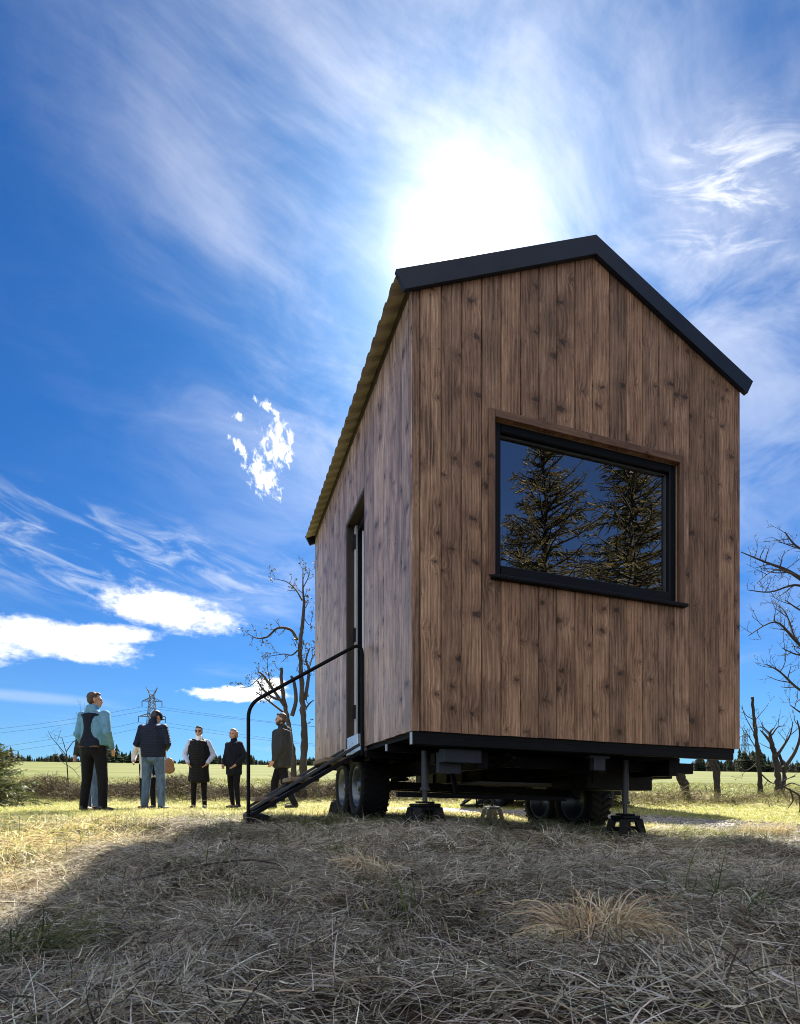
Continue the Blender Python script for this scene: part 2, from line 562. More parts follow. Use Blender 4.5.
def gravel_path():
    pts = [Vector((x, y, 0)) for x, y in PATH]
    fine = []
    for i in range(len(pts) - 1):
        p0 = pts[max(i - 1, 0)]
        p1, p2 = pts[i], pts[i + 1]
        p3 = pts[min(i + 2, len(pts) - 1)]
        for k in range(14):
            t = k / 14
            fine.append(.5 * ((2 * p1) + (p2 - p0) * t + (2 * p0 - 5 * p1 + 4 * p2 - p3) * t * t + (3 * p1 - p0 - 3 * p2 + p3) * t ** 3))
    V, Fc = [], []
    nc = 9
    for i, p in enumerate(fine):
        t = fine[min(i + 1, len(fine) - 1)] - fine[max(i - 1, 0)]
        nrm = Vector((t.y, -t.x, 0)).normalized()
        hw = .72 + .14 * mnoise.noise(Vector((i * .23, 0, 0)))
        for j in range(nc):
            s = (j / (nc - 1) - .5) * 2
            hwj = hw + .12 * mnoise.noise(Vector((i * .4, s * 2, 5)))
            q = p + nrm * s * hwj
            V.append((q.x, q.y, gz1(q.x, q.y) + .012 - .02 * abs(s) ** 4))
    for i in range(len(fine) - 1):
        for j in range(nc - 1):
            Fc.append((i * nc + j, i * nc + j + 1, (i + 1) * nc + j + 1, (i + 1) * nc + j))
    mt, nt, b = new_mat('gravel')
    tc = nt.node('ShaderNodeTexCoord').outputs['Object']
    vor = nt.node('ShaderNodeTexVoronoi')
    nt.put(vor.inputs['Vector'], tc)
    vor.inputs['Scale'].default_value = 42
    n1 = nt.noise(tc, 3, 5, .6)
    c = nt.mix(nt.sep(vor.outputs['Color'])[0], (.20, .18, .16), (.42, .40, .37))
    c = nt.mix(nt.smooth(n1, .45, .7), c, (.16, .13, .09))
    nt.put(b.inputs['Base Color'], c)
    b.inputs['Roughness'].default_value = .95
    nt.put(b.inputs['Normal'], nt.bump(nt.m('SUBTRACT', 1, vor.outputs['Distance']), .8, .02))
    o = mesh_np('gravel_path', V, Fc, mt, smooth=True)
    tag(o, kind='structure')
    # loose stones
    bm = bmesh.new()
    bmesh.ops.create_icosphere(bm, subdivisions=1, radius=1)
    bm.verts.index_update()
    tv = np.array([v.co[:] for v in bm.verts])
    tf = np.array([[v.index for v in f.verts] for f in bm.faces])
    bm.free()
    VV, FF = [], []
    n = 0
    for _ in range(3600):
        i = random.randrange(8, 56)
        p = fine[min(i, len(fine) - 1)]
        a, r = random.uniform(0, 6.28), .95 * math.sqrt(random.random())
        x, y = p.x + r * math.cos(a), p.y + r * math.sin(a)
        s = random.uniform(.008, .026)
        mm = tv * rng.uniform(.6, 1.2, (len(tv), 1)) * s * np.array([1, rng.uniform(.7, 1.2), .6])
        VV.append(mm + np.array([x, y, gz1(x, y) + .012 + s * .15]))
        FF.append(tf + n)
        n += len(tv)
    o = mesh_np('gravel', np.vstack(VV), np.vstack(FF), M['stone'])
    tag(o, kind='stuff')


gravel_path()


# ------------------------------------------------------------------ grass
def ribbons(base, head, L, W, e0, e1, dphi, S, pw=1.0, clampz=True, lift=None, shape=0.9, roll=None):
    """curved tapering blades as ribbons -> verts (N,S+1,2,3)"""
    N = len(base)
    P = np.zeros((N, S + 1, 3))
    P[:, 0] = base
    for k in range(S):
        s = (k + .5) / S
        e = e0 + (e1 - e0) * s ** pw
        ph = head + dphi * s
        st = L / S
        P[:, k + 1, 0] = P[:, k, 0] + st * np.cos(e) * np.cos(ph)
        P[:, k + 1, 1] = P[:, k, 1] + st * np.cos(e) * np.sin(ph)
        P[:, k + 1, 2] = P[:, k, 2] + st * np.sin(e)
    if clampz:
        g = gz(P[..., 0], P[..., 1])
        lf = (lift if lift is not None else np.full(N, .004))[:, None] * np.linspace(.3, 1, S + 1)[None]
        P[..., 2] = np.maximum(P[..., 2], g + lf)
    ph = head[:, None] + dphi[:, None] * np.linspace(0, 1, S + 1)[None]
    if roll is None:
        roll = rng.uniform(-.9, .9, N)
    side = np.stack([-np.sin(ph) * np.cos(roll)[:, None], np.cos(ph) * np.cos(roll)[:, None], np.sin(roll)[:, None] * np.ones_like(ph)], -1)
    w = W[:, None] * (1 - np.linspace(0, 1, S + 1)[None] ** 2 * shape) * .5
    V = np.stack([P - side * w[..., None], P + side * w[..., None]], 2)
    return V


def ribbon_faces(N, S):
    base = (np.arange(N) * (S + 1) * 2)[:, None] + (np.arange(S) * 2)[None]
    base = base.reshape(-1)
    return np.stack([base, base + 1, base + 3, base + 2], 1)


def ribbon_obj(name, V, colr, mat, kind='stuff', tipfade=None):
    N, S1 = V.shape[0], V.shape[1]
    Fc = ribbon_faces(N, S1 - 1)
    c = np.ones((N, S1, 2, 4), dtype=np.float32)
    c[..., :3] = colr[:, None, None, :]
    if tipfade is not None:
        c[..., :3] *= np.linspace(tipfade, 1, S1)[None, :, None, None]
    o = mesh_np(name, V.reshape(-1, 3), Fc, mat, attrs={'col': ('FLOAT_COLOR', c.reshape(-1, 4))})
    return tag(o, kind=kind) if kind else o


def palette(n, cols, wts, jit=.25):
    cols = np.array(cols)
    idx = rng.choice(len(cols), n, p=np.array(wts) / np.sum(wts))
    c = cols[idx] * rng.uniform(1 - jit, 1 + jit, (n, 1)) * rng.uniform(.93, 1.07, (n, 3))
    return np.clip(c, 0, 1)


def wedge(n, y0, y1, k, m, power=1.0):
    """random ground points in the view wedge, |x| < k*y+m"""
    out = np.zeros((0, 2))
    while len(out) < n:
        y = y0 + (y1 - y0) * rng.random(n * 2) ** power
        x = rng.uniform(-1, 1, n * 2) * (k * y1 + m)
        ok = np.abs(x) < k * y + m
        out = np.vstack([out, np.stack([x[ok], y[ok]], 1)])
    return out[:n]


def swirl(x, y):
    return (1.9 * np.sin(x * 1.9 + .7 * np.sin(y * 2.7)) + 1.7 * np.cos(y * 2.1 - .9 * np.sin(x * 1.6 + 1)) + 1.1 * np.sin(x * 5.1 + y * 4.3)
            + .8 * np.sin(x * 9.7 - y * 8.1))


STRAW = [(.60, .53, .41), (.42, .35, .245), (.80, .75, .63), (.16, .115, .07), (.06, .045, .03), (.33, .30, .15)]


def in_shadow_zone(x, y):
    """where the rough uncut grass stands (round the cabin), ragged edge"""
    edge = 4.9 + .5 * np.sin(x * 2.1) + .3 * np.sin(x * 5.3 + 1)
    leftlim = -1.15 - .12 * np.maximum(y - 3, 0) + .0 * y
    return (y < edge)


def dry_grass():
    Vs, Cs = [], []
    def add(p, head, L, W, e0, e1, dph, mat_h, cmul=1.0, S=6):
        n = len(p)
        x, y = p[:, 0], p[:, 1]
        base = np.stack([x, y, gz(x, y) + mat_h * .7], 1)
        V = ribbons(base, head, L, W, e0, e1, dph, S, lift=mat_h)
        V[..., 2] = np.minimum(V[..., 2], gz(V[..., 0], V[..., 1]) + .13)
        c = palette(n, STRAW, [3.0, 2.4, 2.8, 2.2, 1.9, .8])
        patch = .74 + .42 * (.5 + .5 * np.sin(x * 2.3 + 2 * np.sin(y * 1.9 + .4)) * np.cos(y * 3.3 - x))
        bare = np.sin(x * 6.1 + 2.2 * np.sin(y * 4.7)) * np.sin(y * 7.3 + 1.8 * np.sin(x * 5.2)) + .35 * np.sin(x * 13 + y * 11)
        keep = (bare > np.where(y > 1.8, -.42, -.6)) | (rng.random(n) < .25)
        c = c * (patch * cmul)[:, None]
        # straw left of the cabin shadow edge: sunlight put into its colour
        sun_gold = np.clip((-.55 - .24 * y - x) / .5, 0, 1)[:, None]
        c = c * (1 - sun_gold) + sun_gold * c * np.array([1.35, 1.22, .68])
        Vs.append(V[keep])
        Cs.append(c[keep])

    def zone(p):
        x, y = p[:, 0], p[:, 1]
        return (path_dist(x, y) > .62) & ~((y > 4.7 + .4 * np.sin(x * 2.1)) & (rng.random(len(x)) < .6)) & ~((x < -1.0 - .22 * y) & (rng.random(len(x)) < .45))

    # loose lying thatch
    for (n, y0, y1, w0, w1, l0, l1, pw) in ((46000, .34, 1.7, .0007, .0018, .03, .12, 1.0), (48000, 1.5, 3.4, .0011, .0027, .045, .16, .9),
                                          (36000, 3.2, 5.9, .002, .005, .06, .22, .9)):
        p = wedge(n, y0, y1, .95, .6, pw)
        p = p[zone(p)]
        n = len(p)
        x, y = p[:, 0], p[:, 1]
        mat_h = rng.random(n) ** 1.8 * .05 * np.clip(1.25 - .14 * y, .5, 1)
        add(p, swirl(x, y) + rng.normal(0, 1.1, n), rng.uniform(l0, l1, n), rng.uniform(w0, w1, n), np.radians(rng.normal(22, 22, n)), np.radians(rng.normal(-28, 20, n)),
            rng.normal(0, .32, n), mat_h)
    # broken stalk litter lying every which way
    for (n, y0, y1, w0, w1, l0, l1) in ((34000, .4, 2.0, .0008, .0022, .016, .075), (26000, 1.9, 4.2, .0016, .0038, .03, .11)):
        p = wedge(n, y0, y1, .95, .4, .95)
        p = p[zone(p)]
        n = len(p)
        add(p, rng.uniform(0, 6.28, n), rng.uniform(l0, l1, n), rng.uniform(w0, w1, n), np.radians(rng.normal(4, 22, n)), np.radians(rng.normal(-4, 22, n)), rng.normal(0, .12, n),
            .02 + rng.random(n) * .045 * np.clip(1.25 - .14 * p[:, 1], .5, 1), rng.choice([.55, .8, 1.25, 1.45], n), S=6)
    # combed-over clumps: many blades rooted together and flopped the same way
    for (nc, y0, y1, m, w0, w1, l0, l1) in ((560, .45, 1.9, 90, .0007, .0020, .05, .145), (820, 1.8, 3.8, 62, .0011, .0029, .065, .18), (520, 3.6, 5.8, 42, .002, .0042, .08, .2)):
        c0 = wedge(nc, y0, y1, .95, .4, .95)
        c0 = c0[zone(c0)]
        nc = len(c0)
        hd = swirl(c0[:, 0], c0[:, 1]) + rng.normal(0, .5, nc)
        size = rng.uniform(.5, 1.25, nc)
        k = np.repeat(np.arange(nc), m)
        n = len(k)
        p = c0[k] + rng.normal(0, 1, (n, 2)) * (.028 * size[k])[:, None]
        tone = rng.uniform(.62, 1.3, nc)[k]
        lie = rng.uniform(.3, 1, nc)[k]
        add(p, hd[k] + rng.normal(0, .38, n), rng.uniform(l0, l1, n) * size[k], rng.uniform(w0, w1, n), np.radians(rng.normal(58, 14, n)) * lie, np.radians(rng.normal(-48, 22, n)),
            rng.normal(0, .35, n), rng.random(n) * .022, tone)
    # upright wisps
    n = 9000
    p = wedge(n, .75, 5.6, .95, .3, .9)
    x, y = p[:, 0], p[:, 1]
    cl = .5 + .5 * np.sin(x * 3.3 + np.sin(y * 4.1) * 2) * np.cos(y * 3.7 - x * 1.4)
    keep = (rng.random(len(x)) < cl ** 2) & (path_dist(x, y) > .7)
    p = p[keep]
    x, y = p[:, 0], p[:, 1]
    n = len(p)
    base = np.stack([x, y, gz(x, y)], 1)
    V = ribbons(base, rng.uniform(0, 6.28, n), rng.uniform(.05, .15, n) * np.clip(.5 + y * .2, .5, 1.0), rng.uniform(.0012, .003, n) * np.clip(.7 + .18 * y, 1, 2),
                np.radians(rng.normal(66, 16, n)), np.radians(rng.normal(5, 38, n)), rng.normal(0, .5, n), 6)
    Vs.append(V)
    Cs.append(palette(n, STRAW, [3, 2, 3, .8, .3, .8]))
    V = np.concatenate(Vs)
    C = np.concatenate(Cs)
    # keep clear of the lens
    ctr = V.mean(axis=(1, 2))
    ok = (np.hypot(V[..., 0], V[..., 1] - 0).min(axis=(1, 2)) > .27)
    ribbon_obj('dry_grass', V[ok], C[ok], M['straw'])


def green_shoots():
    cx = rng.uniform(-4, 4, 900)
    cy = rng.uniform(.8, 6.5, 900)
    ok = (np.abs(cx) < .9 * cy + .3) & (path_dist(cx, cy) > .8)
    cx, cy = cx[ok], cy[ok]
    w = np.exp(-((cy - 4.6) / 1.1) ** 2) + .22
    ok = rng.random(len(cx)) < w
    cx, cy = cx[ok], cy[ok]
    m = 34
    n = len(cx) * m
    x = np.repeat(cx, m) + rng.normal(0, .05, n)
    y = np.repeat(cy, m) + rng.normal(0, .05, n)
    base = np.stack([x, y, gz(x, y)], 1)
    V = ribbons(base, rng.uniform(0, 6.28, n), rng.uniform(.05, .15, n), rng.uniform(.0018, .004, n),
                np.radians(rng.normal(65, 14, n)), np.radians(rng.normal(5, 35, n)), rng.normal(0, .4, n), 5)
    c = palette(n, [(.07, .11, .025), (.11, .15, .04), (.19, .19, .07), (.3, .26, .14)], [3, 3, 1.5, 1])
    ok = (np.hypot(V[..., 0], V[..., 1]).min(axis=(1, 2)) > .35)
    ribbon_obj('green_grass', V[ok], c[ok], M['grass'])


def meadow():
    Vs, Cs = [], []
    for (n, y0, y1, l0, l1, w0, w1, pw, S) in ((160000, 1.2, 8.5, .02, .065, .003, .0065, .85, 3), (90000, 8, 15.5, .025, .07, .006, .013, .8, 3), (50000, 15, 34, .06, .16, .014, .035, .75, 3)):
        p = wedge(n, y0, y1, .92, 2.2 if y0 < 2 else .8, pw)
        x, y = p[:, 0], p[:, 1]
        edge = np.where(x < -.95 - .22 * y + .1 * np.sin(y * 6), 0, 4.7 + .4 * np.sin(x * 2.1))  # left limit follows the cabin shadow edge, sunlit side takes meadow colours
        keep = (path_dist(x, y) > .66) & ((y > edge) | (rng.random(len(x)) < .12))
        # shade under the cabin stays sparse
        p = p[keep]
        x, y = p[:, 0], p[:, 1]
        n = len(p)
        base = np.stack([x, y, gz(x, y)], 1)
        V = ribbons(base, rng.uniform(0, 6.28, n), rng.uniform(l0, l1, n), rng.uniform(w0, w1, n), np.radians(rng.normal(58, 18, n)),
                    np.radians(rng.normal(10, 35, n)), rng.normal(0, .4, n), S)
        pt = .5 + .5 * np.sin(x * .9 + 1.3 * np.sin(y * .8)) * np.sin(y * 1.1 + .5 * x + 1)
        green = np.clip(pt + .35 * np.clip((y - 9) / 8, 0, 1) + .6 * np.clip((x - 2) / 2, 0, 1) * np.clip((y - 7) / 2, 0, 1), 0, 1)
        cg = palette(n, [(.35, .38, .085), (.47, .455, .125), (.25, .30, .06)], [2, 2, 1])
        cy = palette(n, [(.74, .64, .32), (.64, .54, .24), (.80, .73, .46), (.45, .34, .17)], [3, 2, 2, 1])
        sel = (rng.random(n) < .24 + .62 * green)[:, None]
        Vs.append(V)
        dim = np.clip(1 - (y - 12) / 18, .55, 1)[:, None]   # the sown field beyond is a plainer, duller green
        Cs.append(np.where(sel, cg, cy) * dim)
    ribbon_obj('meadow_grass', np.concatenate(Vs), np.concatenate(Cs), M['grass'])


def brush():
    """tangle of dead bramble, twigs and old grass along the field edge"""
    n = 26000
    x = rng.uniform(-15, 1.5, n)
    y = 15.0 + .02 * x + rng.normal(0, .55, n)
    g = gz(x, y)
    hgt = np.clip(.26 + .18 * np.sin(x * 1.9) + .13 * np.sin(x * 4.7 + 2), .06, .7)
    base = np.stack([x, y, g + rng.random(n) ** 1.4 * hgt * .75], 1)
    V = ribbons(base, rng.uniform(0, 6.28, n), rng.uniform(.15, .5, n), rng.uniform(.006, .018, n), np.radians(rng.normal(30, 30, n)),
                np.radians(rng.normal(-30, 30, n)), rng.normal(0, 1.2, n), 4)
    c = palette(n, [(.085, .06, .04), (.05, .037, .026), (.15, .115, .07), (.28, .23, .14), (.06, .07, .025)], [3, 3, 2, .8, 1])
    n2 = 12000
    x = rng.uniform(2.2, 15, n2)
    y = 12.7 - .05 * x + rng.normal(0, .6, n2)
    hgt = np.clip(.17 + .12 * np.sin(x * 2.3), .03, .4)
    base = np.stack([x, y, gz(x, y) + rng.random(n2) ** 1.5 * hgt], 1)
    V2 = ribbons(base, rng.uniform(0, 6.28, n2), rng.uniform(.12, .4, n2), rng.uniform(.005, .014, n2), np.radians(rng.normal(35, 25, n2)),
                 np.radians(rng.normal(-25, 30, n2)), rng.normal(0, 1, n2), 4)
    c2 = palette(n2, [(.13, .085, .05), (.22, .16, .09), (.33, .27, .15), (.06, .045, .03), (.16, .19, .05)], [2, 2, 2, 1.5, 2])
    ribbon_obj('undergrowth', np.concatenate([V, V2]), np.concatenate([c, c2]), M['brush'])


def tussock(px, py, d, label, n=620, h=.2, spread=.07, lean=0.0, cols=None):
    x0, y0 = (px - 400) / F * d, d
    m = n
    a = rng.uniform(0, 6.28, m)
    r = spread * np.sqrt(rng.random(m))
    x, y = x0 + r * np.cos(a), y0 + r * np.sin(a)
    base = np.stack([x, y, gz(x, y) + .0], 1)
    la = rng.uniform(0, 6.28)
    head = np.where(rng.random(m) < .55, la + rng.normal(0, .7, m), a + rng.normal(0, .6, m))
    V = ribbons(base, head, rng.uniform(.35, 1.25, m) ** 1.0 * h, rng.uniform(.0011, .0026, m) * (1 + .25 * d), np.radians(rng.normal(70, 14, m)),
                np.radians(rng.normal(-58, 26, m)), rng.normal(0, .6, m), 8, pw=1.2)
    cl_ = cols or [(.72, .56, .34), (.58, .42, .24), (.82, .70, .48), (.26, .18, .1)]
    c = palette(m, cl_, [3, 3, 2, 1][:len(cl_)])
    V = V - np.array([x0, y0, gz1(x0, y0)])
    o = ribbon_obj('grass_tussock', V, c, M['straw'], kind=None)
    o.location = (x0, y0, gz1(x0, y0))
    tag(o, label, 'grass tuft', 'dry grass tussocks near the cabin')


dry_grass()
green_shoots()
meadow()
brush()
tussock(594, 0, .88, 'large straw coloured tussock spilling over in the foreground right of the centre', 1150, .135, .055)
tussock(372, 0, 1.55, 'low pale tussock in the shade below the cabin front wall, left of the big tussock', 330, .12, .06)
tussock(198, 0, 4.6, 'sunlit tuft of seed stalks in front of the woman in the long vest', 300, .26, .05,
        cols=[(.5, .43, .28), (.35, .3, .16), (.2, .2, .08)])
tussock(762, 0, 4.5, 'golden sunlit tussock beside the gravel path', 620, .24, .16, cols=[(.5, .40, .2), (.4, .32, .15), (.55, .47, .28)])
tussock(30, 0, .95, 'dark green tuft of grass nearest the lower left corner', 420, .17, .06, cols=[(.08, .11, .03), (.13, .15, .045), (.3, .26, .14)])

# ------------------------------------------------------------------ the tiny house
HX, HY, YAW, K = .068, 3.3079, .3124, .0181
W_, L_, H_, RG = 2.5, 3.4237, 2.5726, 3.1577
Z0 = .3835 + CAMH                       # underside of the cladding
TAN = (RG - H_) / (W_ / 2)


def hl(v):
    """the parked trailer leans a touch sideways"""
    return (v[0], v[1], v[2] - K * v[0])


def roofz(u):
    return Z0 + H_ + TAN * (W_ / 2 - abs(u - W_ / 2))


house = empty('tiny_house', (HX, HY, 0), YAW,
              label='brown timber clad tiny house on a trailer, large front window, nearest the camera',
              cat='tiny house', group='tiny houses on trailers')


def hbuild(mb, name, mat, parent=None):
    return mb.build(name, mat, parent or house, xf=hl)


def cladding(name, O, A, Nn, length, top, hole, mat, pw, pid0, groove=True, depth=0.0, thick=.021, ends=.052, parent=None, lowz=Z0):
    """vertical boards along A from O; Nn outward; top(t) height; hole=(t0,t1,z0,z1)"""
    O, A, Nn = Vector(O), Vector(A), Vector(Nn)
    edges = [0.0]
    if ends:
        edges.append(ends)
    r = random.Random(pid0)
    t = edges[-1]
    lim = length - ends
    while lim - t > pw * 1.3:
        t += pw * r.uniform(.985, 1.015)
        edges.append(t)
    edges.append(lim)
    if ends:
        edges.append(length)
    edges[-1] = length
    V, Fc, P = [], [], []

    def piece(a0, a1, z0f, z1f, pid, full0, full1, cen):
        gap = .0012
        c0 = .004 if full0 else 0
        c1 = .004 if full1 else 0
        prof = [(a0 + (gap if full0 else 0), .007 if full0 else 0)]
        if full0:
            prof.append((a0 + gap + c0, 0))
        mid = cen
        if groove and a0 + .02 < mid < a1 - .02 and a1 - a0 > .09:
            prof += [(mid - .0025, 0), (mid, .0028), (mid + .0025, 0)]
        if full1:
            prof.append((a1 - gap - c1, 0))
        prof.append((a1 - (gap if full1 else 0), .007 if full1 else 0))
        b = len(V)
        n = len(prof)
        for (tt, dd) in prof:
            for zz in (z0f(tt), z1f(tt)):
                p = O + A * tt - Nn * (dd + depth)
                V.append((p.x, p.y, zz))
                P.append((tt - (a0 + a1) / 2, zz, pid))
        for (tt, dd) in prof:
            for zz in (z0f(tt), z1f(tt)):
                p = O + A * tt - Nn * (thick + depth)
                V.append((p.x, p.y, zz))
                P.append((tt - (a0 + a1) / 2, zz, pid))
        for i in range(n - 1):
            Fc.append((b + 2 * i, b + 2 * i + 2, b + 2 * i + 3, b + 2 * i + 1))
            c = b + 2 * n
            Fc.append((c + 2 * i, b + 2 * i, b + 2 * i + 2, c + 2 * i + 2))
            Fc.append((b + 2 * i + 1, c + 2 * i + 1, c + 2 * i + 3, b + 2 * i + 3))

    for i in range(len(edges) - 1):
        e0, e1 = edges[i], edges[i + 1]
        pid = pid0 + i * 1.37
        br = [e0, e1]
        if hole:
            br += [x for x in hole[:2] if e0 + .001 < x < e1 - .001]
        # board passes the ridge: split there so its top follows both slopes
        rd = length / 2
        if top is roofz and e0 + .001 < rd < e1 - .001:
            br.append(rd)
        br.sort()
        cen = (e0 + e1) / 2
        for a0, a1 in zip(br[:-1], br[1:]):
            am = (a0 + a1) / 2
            f0, f1 = abs(a0 - e0) < 1e-6, abs(a1 - e1) < 1e-6
            drop = r.uniform(-.002, .002)
            lo = (lambda tt, dd=drop: lowz + dd)
            if hole and hole[0] < am < hole[1]:
                if hole[2] > lowz + .01:
                    piece(a0, a1, lo, lambda tt: hole[2], pid, f0, f1, cen)
                piece(a0, a1, lambda tt: hole[3], lambda tt: top(tt), pid, f0, f1, cen)
            else:
                piece(a0, a1, lo, lambda tt: top(tt), pid, f0, f1, cen)
    V = [hl(v) for v in V]
    o = mesh_np(name, V, Fc, mat, parent or house, attrs={'puv': ('FLOAT_VECTOR', P)})
    return o


WIN = (.540, 1.950, Z0 + .975, Z0 + 1.945)
D0, D1, DT = 1.115, 1.7611, Z0 + 2.005
flat = lambda t: Z0 + H_
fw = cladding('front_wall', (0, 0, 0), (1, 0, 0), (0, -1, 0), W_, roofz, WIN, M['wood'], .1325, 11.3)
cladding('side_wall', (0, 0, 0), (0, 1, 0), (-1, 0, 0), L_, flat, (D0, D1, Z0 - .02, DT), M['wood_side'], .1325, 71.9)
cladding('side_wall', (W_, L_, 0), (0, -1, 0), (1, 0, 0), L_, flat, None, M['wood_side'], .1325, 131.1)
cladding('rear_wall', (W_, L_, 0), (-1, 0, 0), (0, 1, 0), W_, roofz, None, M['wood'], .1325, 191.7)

# studs and inner lining behind the boards (real shell, open at window and door)
mb = MB()


def slab(mb, a, b, c, d, t):
    """quad a,b,c,d thickened by vector t"""
    vs = [Vector(p) for p in (a, b, c, d)]
    vs += [p + Vector(t) for p in vs]
    mb.add(vs, [(0, 1, 2, 3), (7, 6, 5, 4), (0, 4, 5, 1), (1, 5, 6, 2), (2, 6, 7, 3), (3, 7, 4, 0)])


def gable(mb, v, tv, hole):
    e = .024
    us = [e, hole[0], W_ / 2, hole[1], W_ - e] if hole else [e, W_ / 2, W_ - e]
    for a, b in zip(us[:-1], us[1:]):
        if hole and hole[0] <= (a + b) / 2 <= hole[1]:
            slab(mb, (a, v, Z0 + .004), (b, v, Z0 + .004), (b, v, hole[2]), (a, v, hole[2]), tv)
            slab(mb, (a, v, hole[3]), (b, v, hole[3]), (b, v, roofz(b) - .004), (a, v, roofz(a) - .004), tv)
        else:
            slab(mb, (a, v, Z0 + .004), (b, v, Z0 + .004), (b, v, roofz(b) - .004), (a, v, roofz(a) - .004), tv)


gable(mb, .024, (0, .07, 0), WIN)
gable(mb, L_ - .094, (0, .07, 0), None)
for u0, tv, hole in ((.024, (.07, 0, 0), (D0, D1)), (W_ - .094, (.07, 0, 0), None)):
    segs = [(.096, D0), (D1, L_ - .096)] if hole else [(.096, L_ - .096)]
    for a, b in segs:
        slab(mb, (u0, a, Z0 + .004), (u0, b, Z0 + .004), (u0, b, Z0 + H_), (u0, a, Z0 + H_), tv)
    if hole:
        slab(mb, (u0, D0, DT), (u0, D1, DT), (u0, D1, Z0 + H_), (u0, D0, Z0 + H_), tv)
hbuild(mb, 'inner_shell', M['lining'])
mb = MB()
mb.box((.026, .026, Z0 - .03), (W_ - .026, L_ - .026, Z0 + .002), bev=0)
hbuild(mb, 'floor', M['steel_black'])

# window: casing, frame, glass, sill
win = MB()
x0, x1, z0, z1 = WIN
fw_ = .055
yF = .026
for a, b in (((x0, yF, z0), (x0 + fw_, yF + .06, z1)), ((x1 - fw_, yF, z0), (x1, yF + .06, z1)),
             ((x0 + fw_ + .001, yF, z1 - fw_), (x1 - fw_ - .001, yF + .06, z1)), ((x0 + fw_ + .001, yF - .004, z0), (x1 - fw_ - .001, yF + .06, z0 + fw_ + .03))):
    win.box(a, b, bev=.006)
window = hbuild(win, 'window', M['frame_black'])
g = MB()
bd = .012
gx0, gx1, gz0_, gz1_ = x0 + fw_, x1 - fw_, z0 + fw_ + .03, z1 - fw_
for a, b in (((gx0, yF + .030, gz0_), (gx0 + bd, yF + .05, gz1_)), ((gx1 - bd, yF + .030, gz0_), (gx1, yF + .05, gz1_)),
             ((gx0 + bd + .001, yF + .030, gz1_ - bd), (gx1 - bd - .001, yF + .05, gz1_)), ((gx0 + bd + .001, yF + .030, gz0_), (gx1 - bd - .001, yF + .05, gz0_ + bd))):
    g.box(a, b, bev=.002)
bead = hbuild(g, 'glazing_bead', M['steel_grey'], window)
mt, nt, b = new_mat('window_glass')
tr = nt.node('ShaderNodeBsdfTransparent')
tr.inputs[0].default_value = (.22, .25, .26, 1)
gl = nt.node('ShaderNodeBsdfGlossy')
gl.inputs['Roughness'].default_value = 0.0
gl.inputs['Color'].default_value = (.95, .97, 1, 1)
tcn = nt.node('ShaderNodeTexCoord').outputs['Object']
nt.put(gl.inputs['Normal'], nt.bump(nt.noise(tcn, 1.6, 1, .5), .06, .05))
fr = nt.node('ShaderNodeFresnel')
fr.inputs[0].default_value = 4.3
mx = nt.node('ShaderNodeMixShader')
nt.l.new(fr.outputs[0], mx.inputs[0])
nt.l.new(tr.outputs[0], mx.inputs[1])
nt.l.new(gl.outputs[0], mx.inputs[2])
nt.l.new(mx.outputs[0], nt.n['Material Output'].inputs[0])
M['glass'] = mt
p = MB()
slab(p, (gx0 + .004, yF + .042, gz0_ + .004), (gx1 - .004, yF + .042, gz0_ + .004), (gx1 - .004, yF + .042, gz1_ - .004), (gx0 + .004, yF + .042, gz1_ - .004), (0, .003, 0))
hbuild(p, 'pane', M['glass'], window)
# wooden casing lining the opening
V, Fc, P = [], [], []


def wboard(lo, hi, along, pid, V, Fc, P):
    q = MB()
    q.box(lo, hi, bev=.003)
    o = len(V)
    c = [(a + b) / 2 for a, b in zip(lo, hi)]
    for v in q.v:
        V.append(hl(v))
        if along == 'z':
            P.append(((v[0] - c[0]) + (v[1] - c[1]), v[2], pid))
        else:
            P.append(((v[2] - c[2]) + (v[1] - c[1]), v[0], pid))
    Fc += [tuple(i + o for i in f) for f in q.f]


cw = .05
wboard((x0 - .045, -.012, z0), (x0 - .002, .09, z1 + cw), 'z', 301.3, V, Fc, P)
wboard((x1 + .002, -.012, z0), (x1 + .036, .09, z1 + cw), 'z', 305.9, V, Fc, P)
wboard((x0 - .001, -.012, z1 + .001), (x1 + .001, .09, z1 + cw), 'x', 309.1, V, Fc, P)
mesh_np('casing', V, Fc, M['wood_trim'], window, attrs={'puv': ('FLOAT_VECTOR', P)})
s = MB()
s.box((x0 - .03, -.042, z0 - .024), (x1 + .045, .09, z0 - .002), bev=.004)
hbuild(s, 'sill', M['frame_black'], window)

# door in the left side wall
dm = MB()
for a, b in (((.002, D0 - .004, Z0), (.115, D0 + .022, DT)), ((.002, D1 - .022, Z0), (.115, D1 + .004, DT)), ((.002, D0 + .023, DT - .022), (.115, D1 - .023, DT + .004))):
    dm.box(a, b, bev=.003)
door = hbuild(dm, 'door', M['dark_reveal'])
dm = MB()
for a, b in (((.085, D0 + .024, Z0 + .03), (.14, D0 + .085, DT - .026)), ((.085, D1 - .085, Z0 + .03), (.14, D1 - .024, DT - .026)), ((.085, D0 + .086, DT - .086), (.14, D1 - .086, DT - .026))):
    dm.box(a, b, bev=.003)
hbuild(dm, 'frame', M['frame_black'], door)
